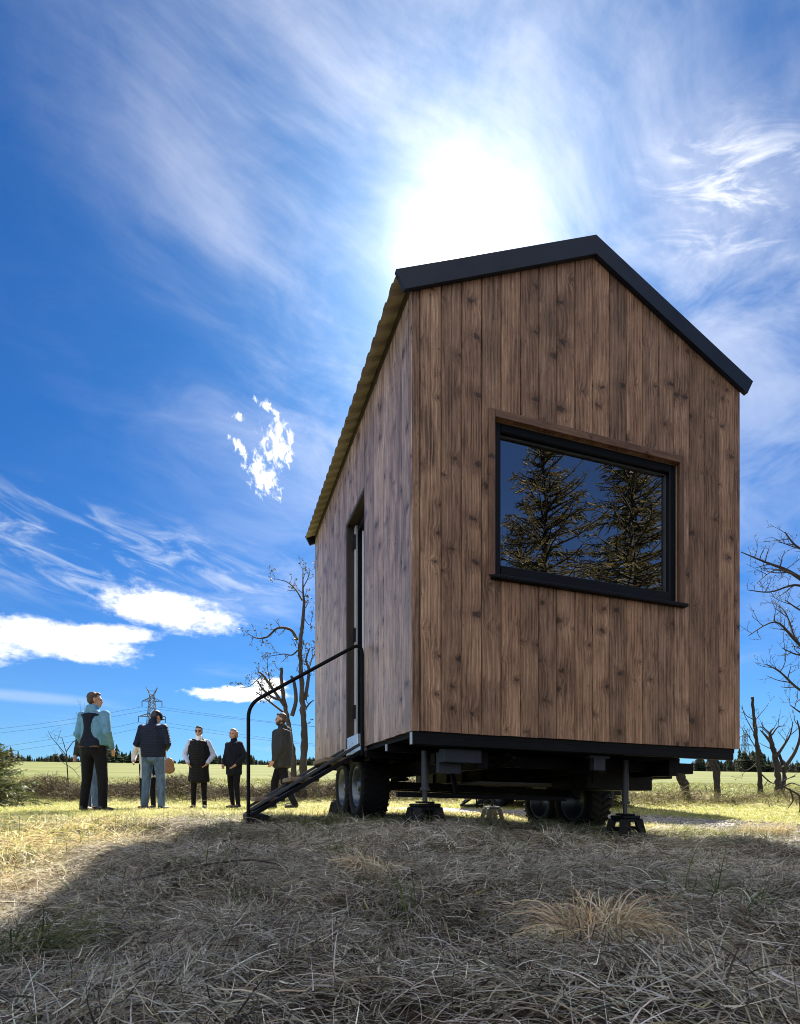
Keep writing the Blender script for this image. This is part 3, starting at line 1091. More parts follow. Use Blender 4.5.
# leaf standing ajar inwards, hinged on the far jamb
dm = MB()
ang = R(58)
hinge = Vector((.135, D1 - .088, 0))
dirv = Vector((math.sin(ang), -math.cos(ang), 0))
nv = Vector((math.cos(ang), math.sin(ang), 0))
lw = D1 - D0 - .18
m4 = Matrix((dirv, nv, Vector((0, 0, 1)))).transposed().to_4x4()
m4.translation = hinge
dm.box((.0, -.045, Z0 + .035), (lw, 0, DT - .09), m4, .003)
hbuild(dm, 'door_leaf', M['door_grey'], door)
dm = MB()
dm.box((.066, D1 - .0838, Z0 + .13), (.084, D1 - .0222, DT - .03), bev=.002)
hbuild(dm, 'jamb_profile', M['door_grey'], door)
for hz in (1.83, 1.02, .35):
    dm = MB()
    dm.box((.050, D1 - .074, Z0 + hz - .055), (.0655, D1 - .040, Z0 + hz + .055), bev=.003)
    dm.tube([(.058, D1 - .083, Z0 + hz - .06), (.058, D1 - .083, Z0 + hz + .06)], .008, 8)
    hbuild(dm, 'hinge', M['frame_black'], door)
dm = MB()
dm.tube([(.055, D0 + .07, Z0 + .98), (.05, D0 + .07, Z0 + 1.0), (.05, D0 + .17, Z0 + 1.0)], .009, 8)
hbuild(dm, 'handle', M['steel_grey'], door)
dm = MB()
dm.box((-.006, D0 + .024, Z0 - .03), (.14, D1 - .024, Z0 + .028), bev=.003)
hbuild(dm, 'threshold', M['alu'], door)
dm = MB()
dm.box((.004, D1 - .40, Z0 + .03), (.05, D1 - .024, Z0 + .125), bev=.003)
hbuild(dm, 'kick_plate', M['alu'], door)
dm = MB()
dm.box((-.012, D0 - .006, Z0 - .045), (-.002, D0 + .024, Z0 + .075), bev=.002)
hbuild(dm, 'corner_bracket', M['alu'], door)

# roof
roof = MB()
th = .082
for sgn in (0, 1):
    def q(u, v, dz):
        uu = u if sgn == 0 else W_ - u
        return (uu, v, Z0 + H_ + TAN * u + dz)
    a = [(0.0, .0), (W_ / 2, .0), (W_ / 2, L_), (0.0, L_)]
    slab(roof, q(*a[0], .001), q(*a[1], .001), q(*a[2], .001), q(*a[3], .001), (0, 0, th - .006))
roofo = hbuild(roof, 'roof', M['dark_reveal'])
# trapezoid sheet with overhang
for sgn in (0, 1):
    V, Fc = [], []
    per, amp = .137, .020
    prof = []
    v = -.012
    while v < L_ + .05:
        for dv, h in ((0, 0), (.045, 0), (.065, amp), (.110, amp)):
            prof.append((v + dv, h))
        v += per
    prof = [p for p in prof if p[0] < L_ + .06]
    uo = -.074 if sgn else -.105
    ns = len(prof)
    for lay in (0, 1):
        for (vv, h) in prof:
            for u in (uo, W_ / 2 - .002):
                uu = u if sgn == 0 else W_ - u
                V.append(hl((uu, vv, Z0 + H_ + TAN * u + th + h - .003 * lay)))
    mats = []
    for lay in (0, 1):
        b0 = lay * ns * 2
        for i in range(ns - 1):
            Fc.append((b0 + 2 * i, b0 + 2 * i + 1, b0 + 2 * i + 3, b0 + 2 * i + 2))
            mats.append(lay)
    for i in range(ns - 1):
        Fc.append((2 * i, 2 * i + 2, ns * 2 + 2 * i + 2, ns * 2 + 2 * i))
        mats.append(0)
    o = mesh_np('roof_sheet', V, Fc, M['roof_dark'], roofo)
    o.data.materials.append(M['roof_under'])
    o.data.polygons.foreach_set('material_index', np.array(mats, dtype=np.int32))
# rake flashings front and back, proud of the sheet edge
co, si = 1 / math.hypot(1, TAN), TAN / math.hypot(1, TAN)
for v0, v1 in ((-.034, -.004), (L_ + .035, L_ + .062)):
    for sgn in (0, 1):
        f = MB()
        prof = []
        for u, dz in ((-.082 if sgn else -.106, 0), (W_ / 2, 0)):
            prof.append((u, Z0 + H_ + TAN * u + th + .026))
        low = .122
        pts = [prof[0], prof[1], (W_ / 2, prof[1][1] - low), (prof[0][0] + low * si * co * .75, prof[0][1] - low * co * co - low * si * si * .12)]
        pts[3] = (prof[0][0] + .052, Z0 + H_ + TAN * (prof[0][0] + .052) + th + .026 - low)
        if sgn:
            pts = [(W_ - a, b) for a, b in pts]
        vs = [(a, v0, b) for a, b in pts] + [(a, v1, b) for a, b in pts]
        fs = [(0, 1, 2, 3), (7, 6, 5, 4), (0, 4, 5, 1), (1, 5, 6, 2), (2, 6, 7, 3), (3, 7, 4, 0)]
        f.add(vs, fs)
        hbuild(f, 'fascia', M['trim_blue'], roofo)
f = MB()
for sgn in (-1, 1):
    slab(f, (W_ / 2, -.002, Z0 + RG + th + .023), (W_ / 2 + sgn * .15, -.002, Z0 + RG + th + .023 - TAN * .15), (W_ / 2 + sgn * .15, L_ + .033, Z0 + RG + th + .023 - TAN * .15),
         (W_ / 2, L_ + .033, Z0 + RG + th + .023), (0, 0, .004))
hbuild(f, 'ridge_cap', M['trim_blue'], roofo)

# trailer chassis
ch = MB()
ch.box((.008, .008, Z0 - .080), (W_ - .05, .068, Z0 - .0005 - .031), bev=.004)
ch.box((.012, .012, Z0 - .0305), (W_ - .052, .066, Z0 - .003), bev=0)
chassis = hbuild(ch, 'chassis', M['steel_black'])
for v in (.53, 1.1, 1.7, 2.3, 2.9, 3.33):
    b_ = MB()
    b_.box((.012, v, Z0 - .082), (W_ - .03, v + .05, Z0 - .032), bev=.003)
    hbuild(b_, 'cross_beam', M['steel_black'], chassis)
for v, d in ((.010, .056), (.532, .046)):
    e = MB()
    e.box((.003 if v < .1 else .004, v, Z0 - .078), (.0075 if v < .1 else .0115, v + d * .6, Z0 - .006 if v < .1 else Z0 - .034), bev=0)
    hbuild(e, 'beam_end_plate', M['steel_cut'], chassis)
for u in (.50, 1.40, 2.02):
    b_ = MB()
    b_.box((u, .16, Z0 - .20), (u + .075, L_ - .05, Z0 - .083), bev=.004)
    hbuild(b_, 'frame_rail', M['steel_black'], chassis)
b_ = MB()
b_.box((.3, .40, Z0 - .165), (W_ - .02, .48, Z0 - .084), bev=.004)
hbuild(b_, 'outrigger', M['steel_black'], chassis)
b_ = MB()
b_.box((.245, .10, Z0 - .17), (.50, .19, Z0 - .084), bev=.004)
b_.box((.245, .19, Z0 - .235), (.40, .24, Z0 - .1), bev=.004)
hbuild(b_, 'bracket', M['bluegrey'], chassis)
b_ = MB()
b_.box((1.335, .10, Z0 - .185), (1.425, .155, Z0 - .086), bev=.004)
b_.box((1.30, .098, Z0 - .104), (1.46, .158, Z0 - .083), bev=.003)
hbuild(b_, 'bracket', M['bluegrey'], chassis)
b_ = MB()
for i in range(4):
    b_.box((1.02 + .015 * i, 1.2 + i * .145, Z0 - .262), (1.95, 1.335 + i * .145, Z0 - .238), bev=.003)
hbuild(b_, 'underfloor_tray', M['ply'], chassis)
b_ = MB()
b_.box((1.12, 1.25, Z0 - .232), (2.0, 3.1, Z0 - .084), bev=.01)
for i in range(5):
    b_.box((1.10, 1.35 + i * .38, Z0 - .236), (2.02, 1.39 + i * .38, Z0 - .09), bev=.003)
hbuild(b_, 'dark_underbody', M['plastic'], chassis)  # dark box added to fill the gap under the floor with black
b_ = MB()
b_.box((2.24, 1.15, Z0 - .16), (2.66, 2.95, Z0 - .135), bev=.006)
b_.box((2.24, 1.12, Z0 - .28), (2.66, 1.149, Z0 - .136), bev=.005)
b_.box((2.24, .55, Z0 - .20), (2.42, 1.10, Z0 - .084), bev=.006)
hbuild(b_, 'mudguard', M['steel_black'], chassis)
b_ = MB()
b_.box((1.62, .56, Z0 - .30), (2.23, 1.05, Z0 - .083), bev=.008)
b_.box((1.66, .552, Z0 - .25), (2.19, .559, Z0 - .11), bev=.002)
hbuild(b_, 'dark_skirt', M['plastic'], chassis)  # dark panel added to darken the underside behind the right jack
b_ = MB()
b_.box((.14, 1.50, Z0 - .075), (.50, 2.95, Z0 - .052), bev=.004)
hbuild(b_, 'mudguard', M['steel_black'], chassis)
b_ = MB()
for k, (u, w_) in enumerate(((.70, .0), (.74, .02))):
    b_.tube([(u, .12, Z0 - .10 - w_), (u + .05, .5, Z0 - .15 - w_), (u, .9, Z0 - .12 - w_), (u + .03, 1.3, Z0 - .17 - w_)], .012, 7)
hbuild(b_, 'cable_loom', M['rubber'], chassis)
ax_z = .335
for v in (1.93, 2.56):
    b_ = MB()
    b_.bar((.36, v, ax_z + .02), (2.34, v - .05, ax_z - .03), .07, .07)
    for u in (.52, 2.04):
        b_.box((u, v - .2, ax_z + .055), (u + .05, v + .2, ax_z + .085), bev=.003)
        b_.box((u, v - .05, ax_z + .085), (u + .05, v + .05, Z0 - .2), bev=.003)
    hbuild(b_, 'axle', M['steel_black'], chassis)
b_ = MB()
b_.bar((.10, .60, .255), (1.45, .60, .245), .035, .035)
for u in (.55, 1.55):
    b_.bar((u, .60, .25), (u, .75, Z0 - .09), .03, .03)
hbuild(b_, 'drawbar', M['steel_black'], chassis)


def wheel(u, v, out, zc, r=.305, w=.26):
    """tyre with lug pattern, pressed steel rim; out = -1 faces left"""
    t = MB()
    h = w / 2
    prof = [(-h * .72, r * .60), (-h * .95, r * .66), (-h, r * .80), (-h * .93, r * .93), (-h * .72, r * .99), (0, r), (h * .72, r * .99), (h * .93, r * .93), (h, r * .80), (h * .95, r * .66),
            (h * .72, r * .60)]
    t.lathe(prof, n=48, c=(u, v, zc))
    for k in range(30):
        a = 2 * math.pi * k / 30
        for sg in (-1, 1):
            a2 = a + (math.pi / 30 if sg > 0 else 0)
            m4 = Matrix.Translation((u, v, zc)) @ Matrix.Rotation(a2, 4, 'X') @ Matrix.Translation((sg * h * .5, 0, r * .995)) @ Matrix.Rotation(sg * .5, 4, 'Z')
            t.box((-h * .46, -.012, -.02), (h * .46, .012, .011), m4, .003)
    ty = hbuild(t, 'wheel', M['rubber'])
    rm = MB()
    o = out
    rp = [(o * h * .70, r * .61), (o * h * .86, r * .605), (o * h * .84, r * .57), (o * h * .35, r * .54), (o * h * .18, r * .46), (o * h * .22, r * .36), (o * h * .48, r * .30),
          (o * h * .52, r * .17), (o * h * .75, r * .15), (o * h * .78, .001)]
    rm.lathe(rp, n=40, c=(u, v, zc))
    rp2 = [(-o * h * .70, r * .61), (-o * h * .86, r * .605), (-o * h * .84, r * .57), (0, r * .54), (o * h * .1, .001)]
    rm.lathe(rp2, n=40, c=(u, v, zc))
    nu = rm
    for k in range(5):
        a = 2 * math.pi * k / 5
        cy_, cz_ = v + r * .24 * math.cos(a), zc + r * .24 * math.sin(a)
        nu.tube([(u + o * h * .5, cy_, cz_), (u + o * h * .62, cy_, cz_)], .011, 6)
    hbuild(rm, 'rim', M['rim'], ty)


for v in (1.93, 2.56):
    wheel(.245, v, -1, ax_z)
    wheel(2.50, v - .06, 1, ax_z - .10, r=.325)
for u, v, foot in ((.213, .35, .196), (1.80, .36, .13), (.26, 3.2, .2), (2.16, 3.2, .15)):
    j = MB()
    j.tube([(u, v, foot + .09), (u, v, Z0 - .083)], .024, 14)
    leg = hbuild(j, 'jack_leg', M['steel_grey'])
    j = MB()
    j.tube([(u, v, foot + .012), (u, v, foot + .10)], .016, 12)
    j.tube([(u, v, foot + .085), (u, v, foot + .105)], .033, 14)
    hbuild(j, 'inner_tube', M['steel_grey'], leg)
    j = MB()
    j.box((u - .05, v - .05, foot + .002), (u + .05, v + .05, foot + .014), bev=.003)
    hbuild(j, 'foot_plate', M['steel_black'], leg)


def hw(u, v):
    c, s_ = math.cos(YAW), math.sin(YAW)
    return HX + u * c - v * s_, HY + u * s_ + v * c


# plastic blocks under the jacks
def jack_stand(x, y, ztop, rz, label, mat, w=.21, d=.17):
    zg = gz1(x, y)
    h = max(.09, ztop - zg + .03)
    o = empty('jack_stand', (x, y, ztop - h), rz, label=label, cat='jack stand', group='blocks under the corner jacks')
    m_ = MB()
    m_.box((-w * .40, -d * .40, h - .022), (w * .40, d * .40, h), bev=.006)
    m_.box((-w * .42, -d * .43, h - .045), (w * .42, d * .43, h - .0225), bev=.004)
    m_.build('top', mat, o)
    for sx in (-1, 1):
        for sy in (-1, 1):
            m_ = MB()
            m_.bar((sx * w * .33, sy * d * .33, h - .03), (sx * w * .50, sy * d * .48, 0), .062, .05)
            m_.bar((sx * w * .49, sy * d * .47, .008), (sx * w * .49 - sx * .03, sy * d * .47, .008), .04, .016)
            m_.build('leg', mat, o)
    for sx in (-1, 1):
        m_ = MB()
        m_.bar((sx * w * .43, -d * .4, h * .5), (sx * w * .43, d * .4, h * .5), .012, .03)
        m_.build('side_brace', mat, o)


for (u, v, zt, lab, mt_) in ((.213, .35, .196 - K * .2, 'black stool block under the near left corner jack, beside the front tyre', 'plastic'),
                             (1.80, .36, .13 - K * 1.8, 'black plastic stool block under the right front jack, beside the gravel path', 'plastic'),
                             (.26, 3.2, .2, 'stool block under the rear jack hidden behind the left wheels', 'plastic'),
                             (2.16, 3.2, .15 - K * 2.16, 'pale grey stool block under a rear jack, seen through the gap beneath the floor', 'plastic_grey')):
    x, y = hw(u, v)
    jack_stand(x, y, zt, YAW + R(8), lab, M[mt_])

# entry steps with handrail
steps = empty('entry_steps', (*hw(-.45, 1.44), gz1(*hw(-.45, 1.44))), YAW, label='black steel steps with one curved handrail, leading up to the door of the near cabin',
              cat='steps', group='entry steps of the cabins')
zb = steps.location.z


def sl(u, v, z):
    """house coordinates -> local to the steps"""
    return (u + .45, v - 1.44, z - zb)


top_p, bot_p = (-.015, Z0 - .035), (-.865, .085)
for v in (D0 + .04, D1 - .03):
    m_ = MB()
    m_.bar(sl(bot_p[0], v, bot_p[1]), sl(top_p[0], v, top_p[1]), .03, .085, up=(0, 1, 0))
    m_.build('stringer', M['steel_black'], steps)
    m_ = MB()
    m_.bar(sl(bot_p[0] + .02, v, bot_p[1] + .058), sl(top_p[0] - .01, v, top_p[1] + .055), .024, .012, up=(0, 1, 0))
    m_.build('edge_strip', M['steel_grey'], steps)
for i in range(3):
    t = (i + .62) / 3.3
    u = bot_p[0] + (top_p[0] - bot_p[0]) * t
    z = bot_p[1] + (top_p[1] - bot_p[1]) * t + .05
    m_ = MB()
    m_.box((u + .45 - .11, D0 - 1.44 + .056, z - zb - .03), (u + .45 + .11, D1 - 1.44 - .046, z - zb + .004), bev=.004)
    m_.build('tread', M['tread'], steps)
m_ = MB()
m_.box((-.865 + .45 - .01, D0 - 1.44 - .012, .04 - zb), (-.865 + .45 + .15, D1 - 1.44 + .02, .098 - zb), bev=.006)
m_.build('foot_beam', M['steel_black'], steps)


def fillet(pts, r, n=7):
    pts = [Vector(p) for p in pts]
    out = [pts[0]]
    for a, b_, c in zip(pts[:-2], pts[1:-1], pts[2:]):
        d1, d2 = (a - b_).normalized(), (c - b_).normalized()
        p0, p2 = b_ + d1 * r, b_ + d2 * r
        for k in range(n + 1):
            t = k / n
            out.append(p0 * (1 - t) ** 2 + b_ * 2 * t * (1 - t) + p2 * t * t)
    return out + [pts[-1]]


vr = D0 - .005
m_ = MB()
m_.tube(fillet([sl(-.865, vr, .075), sl(-.865, vr, .905), sl(-.018, vr, 1.425), sl(-.018, vr, Z0 - .06)], .10), .0135, 12)
m_.build('handrail', M['steel_black'], steps)

# the second cabin parked behind, seen only beneath the floor of the first
h2 = copy_tree(house)
h2.location = (2.7, 10.3, gz1(1.6, 12) - .04)
h2.rotation_euler = (0, 0, YAW + R(4))
h2['label'] = 'second tiny house behind the near cabin, only its wheels and steps seen beneath the floor'
s2 = copy_tree(steps)
off = Vector((hw(-.45, 1.44)[0] - HX, hw(-.45, 1.44)[1] - HY, 0))
off = Matrix.Rotation(R(4), 3, 'Z') @ off
s2.location = Vector((h2.location.x + off.x, h2.location.y + off.y, steps.location.z + h2.location.z))
s2.rotation_euler = h2.rotation_euler
s2['label'] = 'steps of the second cabin, seen through the gap under the near cabin'

# ------------------------------------------------------------------ vegetation
def spline(pts, n=4):
    pts = [Vector(p) for p in pts]
    out = []
    for i in range(len(pts) - 1):
        p0, p1, p2, p3 = pts[max(i - 1, 0)], pts[i], pts[i + 1], pts[min(i + 2, len(pts) - 1)]
        for k in range(n):
            t = k / n
            out.append(.5 * ((2 * p1) + (p2 - p0) * t + (2 * p0 - 5 * p1 + 4 * p2 - p3) * t * t + (3 * p1 - p0 - 3 * p2 + p3) * t ** 3))
    return out + [pts[-1]]


def twigs(mb, buds, pts, r0, r1, depth, rnd, step=.16, length=.4, droop=.0, pr=.8):
    """side shoots along a limb, forking, with buds at their ends"""
    acc = 0
    for i in range(1, len(pts)):
        acc += (pts[i] - pts[i - 1]).length
        if acc < step:
            continue
        acc = 0
        if rnd.random() > pr:
            continue
        t = (pts[i] - pts[i - 1]).normalized()
        o = t.orthogonal().normalized()
        o = Matrix.Rotation(rnd.uniform(0, 6.28), 3, t) @ o
        d = (t * rnd.uniform(.2, .8) + o + Vector((0, 0, .35 - droop))).normalized()
        L = length * rnd.uniform(.45, 1.2)
        p = pts[i].copy()
        q = [p.copy()]
        ns = 5
        for k in range(ns):
            d = (d + Vector((rnd.uniform(-.25, .25), rnd.uniform(-.25, .25), rnd.uniform(-.1, .22) - droop * .3))).normalized()
            p = p + d * L / ns
            q.append(p.copy())
            if rnd.random() < .22:
                buds.append(p.copy())
        rr = r0 + (r1 - r0) * i / len(pts)
        ra = max(min(rr * .5, .012), .0026)
        mb.tube(q, [ra * (1 - .65 * k / ns) for k in range(ns + 1)], 5, cap=False)
        buds.append(q[-1])
        if depth > 0:
            twigs(mb, buds, q, ra, ra * .4, depth - 1, rnd, step * .8, length * .55, droop, pr)


def bud_mesh(name, buds, parent, origin, size, cols, rnd):
    V, Fc, C = [], [], []
    for b_ in buds:
        for _ in range(rnd.choice((1, 1, 2))):
            s = size * rnd.uniform(.35, .8)
            d = Vector((rnd.uniform(-1, 1), rnd.uniform(-1, 1), rnd.uniform(-.3, 1))).normalized()
            sd = d.orthogonal().normalized()
            sd = Matrix.Rotation(rnd.uniform(0, 6.28), 3, d) @ sd
            p = b_ - origin
            o = len(V)
            V += [p, p + d * s * .5 + sd * s * .3, p + d * s, p + d * s * .5 - sd * s * .3]
            Fc.append((o, o + 1, o + 2, o + 3))
            c = rnd.choice(cols)
            C += [(*c, 1)] * 4
    return mesh_np(name, [tuple(v) for v in V], Fc, M['leaf'], parent, attrs={'col': ('FLOAT_COLOR', C)})


def bare_tree(name, label, cat, trunks, limbs, d, seed, group=None, bark='bark', twig=(.16, .4), depth=1, budsize=.03, budcols=((.12, .12, .04), (.2, .19, .08), (.07, .06, .03)), pr=.8,
              jit=.5, drop=.0, rs=1.0):
    """trunks / limbs: lists of (list of photo points, start radius, end radius); built round the real distance d"""
    rnd = random.Random(seed)
    b0 = at(*trunks[0][0][0], d)
    origin = Vector((b0.x, d, gz1(b0.x, d) - .03))
    o = empty(name, origin, label=label, cat=cat, group=group)
    tm, bm_, buds = MB(), MB(), []

    def world(pts, depth_amp):
        ph = rnd.uniform(-1, 1)
        out = []
        for i, p in enumerate(pts):
            dd = d + depth_amp * ph * i / max(1, len(pts) - 1)
            out.append(at(p[0], p[1], dd))
        return out
    for j, (pts, r0, r1) in enumerate(trunks):
        w = world(pts, .25)
        g0 = w[0].copy()
        g0.z = gz1(g0.x, g0.y) - .03
        if g0.z < w[0].z:
            w = [g0] + w
        w = spline(w, 5)
        n = len(w)
        rad = [.68 * (r0 + (r1 - r0) * (i / (n - 1)) ** .8) * (1 + .16 * rnd.uniform(-1, 1)) * (1.35 if i == 0 else 1) for i in range(n)]
        tm.tube([p + Vector((rnd.uniform(-1, 1), rnd.uniform(-1, 1), 0)) * r0 * .12 - origin for p in w], rad, 10)
        twigs(bm_, buds, w[n // 3:], r0, r1, depth, rnd, twig[0] * 2.5, twig[1], drop, pr * .7)
    for pts, r0, r1 in limbs:
        w = spline(world(pts, jit), 5)
        n = len(w)
        bm_.tube(w, [r0 + (r1 - r0) * i / (n - 1) for i in range(n)], 7)
        if r1 < .03:
            twigs(bm_, buds, w[n // 5:], r0, r1, depth, rnd, twig[0], twig[1], drop, pr)
    tm.build('trunk', M[bark], o)
    bm_.v = [tuple(Vector(v) - origin) for v in bm_.v]
    crown = bm_.build('crown', M[bark], o)
    if buds and budsize:
        bud_mesh('leaves', buds, crown, origin, budsize, budcols, rnd)
    return o


bare_tree('pollard_tree', 'two stemmed bare tree with cut limbs, between the bearded man and the cabin', 'tree',
          [([(303, 775), (304, 740), (303, 715), (302, 690), (300, 655), (302, 628)], .165, .06), ([(294, 760), (290, 735), (287, 715), (283, 693), (281, 668)], .115, .06)],
          [([(302, 630), (304, 605), (303, 590), (303, 567)], .05, .006), ([(297, 640), (291, 630), (278, 628), (267, 637), (256, 638), (246, 632)], .045, .006),
           ([(302, 600), (296, 590), (287, 582), (276, 579)], .025, .005), ([(303, 588), (308, 578), (310, 570)], .015, .005),
           ([(298, 650), (292, 655), (284, 654), (277, 655), (263, 657)], .022, .005), ([(305, 700), (309, 672), (306, 660), (310, 648)], .05, .012),
           ([(309, 668), (313, 655)], .03, .01), ([(284, 705), (272, 688), (263, 675), (258, 672)], .045, .02), ([(282, 700), (272, 697), (262, 688), (258, 681)], .04, .014),
           ([(283, 712), (270, 702), (262, 696), (256, 692)], .03, .012), ([(272, 690), (268, 672), (267, 654)], .014, .005),
           ([(292, 716), (296, 700), (294, 682), (291, 676)], .055, .035), ([(262, 675), (250, 686), (236, 688)], .012, .004), ([(303, 712), (310, 703), (314, 700)], .03, .01),
           ([(304, 640), (300, 660), (296, 672)], .012, .004), ([(304, 618), (310, 625), (313, 610)], .012, .004)],
          14.2, 3, twig=(.10, .32), depth=2, pr=.95, budsize=.085, jit=.6, budcols=((.07, .07, .025), (.045, .04, .02), (.11, .10, .05)))

bare_tree('fruit_tree', 'bare spreading fruit tree whose budding branches reach in beside the right wall of the cabin', 'tree',
          [([(868, 800), (862, 740), (850, 680), (846, 600), (850, 520)], .13, .07)],
          [([(848, 640), (815, 592), (790, 572), (765, 562), (741, 552)], .045, .006), ([(815, 592), (795, 585), (770, 592), (748, 590)], .022, .005),
           ([(847, 610), (815, 560), (795, 545), (785, 532)], .03, .006), ([(795, 575), (775, 570), (757, 583)], .015, .004),
           ([(850, 700), (815, 660), (795, 640), (775, 622), (748, 636)], .035, .005), ([(795, 640), (785, 612), (772, 600)], .016, .004),
           ([(855, 720), (825, 700), (800, 690), (780, 672), (765, 664)], .03, .005), ([(860, 750), (830, 725), (805, 715), (790, 705)], .03, .005),
           ([(848, 620), (825, 610), (805, 612), (785, 600)], .03, .005), ([(852, 660), (822, 650), (800, 655), (782, 648)], .03, .005)],
          8.5, 12, twig=(.085, .33), depth=2, pr=.8, budsize=.03, jit=1.0, bark='bark_dark', budcols=((.07, .07, .03), (.05, .045, .02), (.12, .12, .06)))

bare_tree('dead_tree', 'thin bare leaning trunk like a pole at the field edge, right of the cabin', 'tree',
          [([(761, 792), (759, 770), (757, 745), (754, 720), (752, 697)], .10, .045)],
          [([(757, 750), (748, 735), (743, 726)], .012, .004), ([(754, 722), (762, 712), (768, 705)], .01, .004), ([(755, 735), (745, 716), (742, 705)], .01, .004),
           ([(759, 772), (770, 782), (778, 784)], .02, .008), ([(758, 762), (748, 770), (740, 768), (737, 762)], .016, .005)], 13.5, 21, bark='bark_dark', twig=(.15, .4), depth=2, budsize=.05)
bare_tree('pollard_tree', 'short pollarded tree with knuckled limbs, right of the thin leaning trunk', 'tree',
          [([(778, 789), (778, 772), (775, 757), (772, 742)], .115, .07), ([(783, 789), (784, 770), (778, 752)], .08, .05)],
          [([(772, 745), (770, 733), (774, 728)], .05, .012), ([(773, 745), (765, 735), (760, 730)], .04, .008), ([(776, 757), (784, 745), (790, 735), (793, 722)], .04, .008),
           ([(772, 735), (778, 727), (786, 726)], .02, .006), ([(772, 735), (764, 728), (761, 722)], .02, .005), ([(784, 768), (795, 752), (800, 735), (797, 720)], .05, .01)],
          13.2, 22, bark='bark_dark', twig=(.13, .4), depth=2, budsize=.05, jit=.3)
bare_tree('pollard_tree', 'pair of cut stems at the field edge just right of the cabin chassis', 'tree',
          [([(717, 788), (715, 772), (711, 762), (707, 752), (704, 742)], .11, .06), ([(718, 788), (718, 770), (714, 760), (715, 748)], .08, .05)],
          [([(712, 765), (705, 755), (700, 748)], .03, .01), ([(705, 745), (700, 735), (699, 722)], .03, .008)], 13.4, 23, bark='bark_dark', twig=(.3, .3), budsize=.05)
bare_tree('pollard_tree', 'leaning stub of a felled tree below the end of the chassis outrigger', 'tree',
          [([(686, 794), (683, 782), (679, 772), (675, 760)], .16, .12)], [([(678, 772), (672, 764)], .05, .02)], 12.9, 24, bark='bark_dark', twig=(.4, .25), budsize=0)
bare_tree('sapling', 'leafless sapling standing on the brush bank, left of the man in the turquoise jacket', 'tree',
          [([(68, 782), (67, 765), (66, 752), (62, 738)], .03, .012)],
          [([(66, 755), (58, 745), (52, 738), (48, 731)], .012, .004), ([(66, 752), (73, 742), (80, 735), (80, 700)], .012, .003), ([(67, 765), (60, 760), (57, 752)], .01, .004),
           ([(67, 765), (74, 770), (80, 778)], .01, .004), ([(80, 722), (76, 712)], .006, .003), ([(62, 738), (56, 735)], .006, .003)], 14.9, 31, bark='bark', twig=(.14, .4), budsize=.03)
bare_tree('fallen_branch', 'dead forked branch lying in the grass at the right hand edge, past the gravel path', 'branch',
          [([(800, 797), (790, 790), (780, 783), (795, 776)], .03, .012)], [([(790, 790), (793, 800), (788, 808)], .016, .005), ([(785, 786), (792, 783), (800, 786)], .014, .005)], 9.5, 33,
          bark='bark_dark', twig=(.2, .25), budsize=0, jit=.2)
# long dead stick in the straw of the foreground
m_ = MB()
pts = [(-.78, 1.62, gz1(-.78, 1.62) + .05), (-.62, 1.66, gz1(-.62, 1.66) + .07), (-.45, 1.72, gz1(-.45, 1.72) + .06), (-.33, 1.74, gz1(-.33, 1.74) + .05)]
m_.tube(spline([Vector(p_) - Vector((0, 0, .02 + .012 * (i_ % 2))) for i_, p_ in enumerate(pts)], 4), .0032, 7)
o = m_.build('fallen_twig', M['bark'])
tag(o, 'thin dead twig lying on the dry grass at the left edge of the cabin shadow', 'twig')


